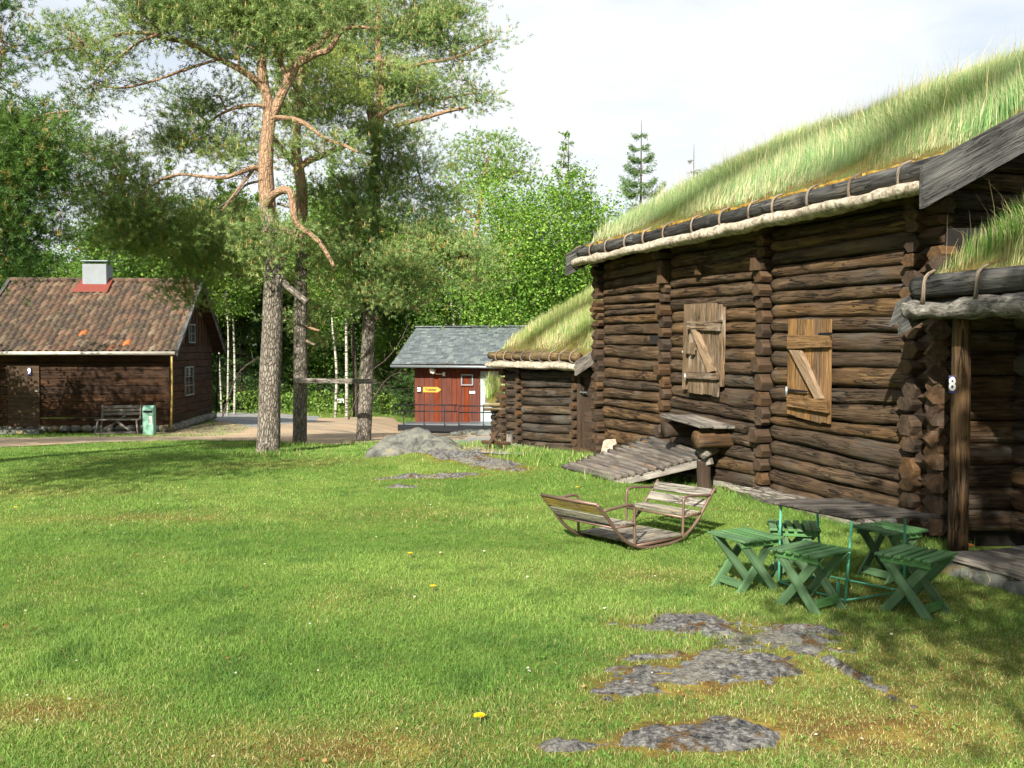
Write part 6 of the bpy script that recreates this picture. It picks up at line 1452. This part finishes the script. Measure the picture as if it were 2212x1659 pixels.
# trees outside the picture on the sun side (they throw the shade that reaches in)
low = leafy('low leafy tree standing behind the photographer, shading the bare rock', (0, 0, 0), 6.6, 3.6, 81, 6500, .12, crown0=.35, trunk_r=.09); low['group'] = 'shade trees outside the picture'
low.location = (5.6, 1.0, 0); low['label'] = 'low leafy tree right of the photographer, shading the porch house'
for i, (x, y, s, l) in enumerate(((4.6, -3.2, 1.1, 'low leafy tree far behind the photographer on the right'), (7.8, 3.2, 1.1, 'low leafy tree beside the porch house roof'), (-13.7, 22.3, .68, 'low leafy tree left of the picture close to the cabin front'), (-15.3, 23.4, .7, 'lowest leafy tree left of the cabin bench'))):
    t = dup(low); t.location = (x, y, Hf(x, y)); t.scale = (s, s, s); t.rotation_euler = (0, 0, i * 2.1 + 1); t['label'] = l
tl_ = leafy('high-crowned tree behind the photographer, shading the stools', (.4, -2.3, 0), 8.6, 3.4, 83, 3000, .12, crown0=.5, trunk_r=.09); tl_['group'] = 'shade trees outside the picture'
for i, (x, y, s, l) in enumerate(((1.0, -3.4, 1.1, 'high-crowned tree behind the photographer, shading the bare rock'), (1.8, -.9, 1.1, 'high-crowned tree just right of the photographer'), (2.9, -1.6, 1.0, 'high-crowned tree right of the photographer, second in line'))):
    t = dup(tl_); t.location = (x, y, 0); t.scale = (s, s, s); t.rotation_euler = (0, 0, i * 2.1 + 1); t['label'] = l
hi = leafy('tall leafy tree with a high crown left of the lawn, outside the picture', (0, 0, 0), 7.0, 4.6, 82, 3800, .13, crown0=.62, trunk_r=.13); hi.location = (-8.4, 6.2, 0); hi['group'] = 'shade trees outside the picture'
t = dup(hi); t.location = (-14.5, 9.5, 0); t.scale = (1.2, 1.2, 1.35); t.rotation_euler = (0, 0, 2); t['label'] = 'tall leafy tree further left, shading the cabin front'
t = dup(hi); t.location = (-14.2, 17.5, 0); t.scale = (.9, .9, 1.0); t.rotation_euler = (0, 0, 4); t['label'] = 'tall leafy tree left of the picture, in front of the cabin'

# ================================================================== LIGHT, SKY, CAMERA
S = V((-.287, -.817, .53)).normalized()
su = bpy.data.lights.new('sun', 'SUN'); su.energy = 4.8; su.angle = math.radians(.55); su.color = (1, .94, .84)
so = bpy.data.objects.new('sun', su); COL.objects.link(so); so.rotation_euler = (-S).to_track_quat('-Z', 'Y').to_euler(); so.location = (0, -5, 30)
w = bpy.data.worlds.new('World'); SC.world = w; w.use_nodes = True; nt = w.node_tree; nt.nodes.clear()
ow = nt.nodes.new('ShaderNodeOutputWorld'); bg = nt.nodes.new('ShaderNodeBackground'); bg.inputs[1].default_value = 1.0
sk = nt.nodes.new('ShaderNodeTexSky'); sk.sky_type = 'NISHITA'; sk.sun_disc = False; sk.sun_elevation = math.asin(S.z); sk.sun_rotation = math.atan2(S.x, S.y) % (2 * math.pi); sk.air_density = 1.0; sk.dust_density = 1.5
tc = nt.nodes.new('ShaderNodeTexCoord'); mp = nt.nodes.new('ShaderNodeMapping'); mp.inputs['Scale'].default_value = (1.2, 1.2, 3.2); nt.links.new(tc.outputs['Generated'], mp.inputs[0])
nz = nt.nodes.new('ShaderNodeTexNoise'); nz.inputs['Scale'].default_value = 1.9; nz.inputs['Detail'].default_value = 6; nz.inputs['Roughness'].default_value = .6; nt.links.new(mp.outputs[0], nz.inputs[0])
rp_ = nt.nodes.new('ShaderNodeValToRGB'); rp_.color_ramp.elements[0].position = .30; rp_.color_ramp.elements[1].position = .56; nt.links.new(nz.outputs['Fac'], rp_.inputs[0])
rp_.color_ramp.elements[0].color = (.45, .45, .45, 1)
mu = nt.nodes.new('ShaderNodeMix'); mu.data_type = 'RGBA'; mu.blend_type = 'MULTIPLY'; mu.inputs[0].default_value = 1; mu.inputs[7].default_value = (.06, .06, .06, 1); nt.links.new(sk.outputs[0], mu.inputs[6])
mx = nt.nodes.new('ShaderNodeMix'); mx.data_type = 'RGBA'; nt.links.new(rp_.outputs[0], mx.inputs[0]); nt.links.new(mu.outputs[2], mx.inputs[6]); mx.inputs[7].default_value = (.375, .39, .405, 1)
nt.links.new(mx.outputs[2], bg.inputs[0]); nt.links.new(bg.outputs[0], ow.inputs[0])
cam = bpy.data.cameras.new('camera'); co = bpy.data.objects.new('camera', cam); COL.objects.link(co); SC.camera = co
co.location = (0, 0, CAMZ); co.rotation_euler = (math.pi / 2 - TH, 0, 0); cam.sensor_width = 36; cam.lens = 36 * FD / 2212; cam.clip_end = 3000; cam.clip_start = .05
SC.view_settings.view_transform = 'Standard'; SC.view_settings.look = 'None'; SC.view_settings.exposure = 1.42; SC.view_settings.gamma = 1
SC.render.engine = 'CYCLES'; cy = SC.cycles
cy.use_adaptive_sampling = True; cy.adaptive_threshold = .02; cy.adaptive_min_samples = 24; cy.max_bounces = 5; cy.diffuse_bounces = 3; cy.glossy_bounces = 2; cy.transmission_bounces = 3; cy.transparent_max_bounces = 4
cy.caustics_reflective = False; cy.caustics_refractive = False; cy.sample_clamp_indirect = 4; cy.use_denoising = True; cy.denoiser = 'OPENIMAGEDENOISE'
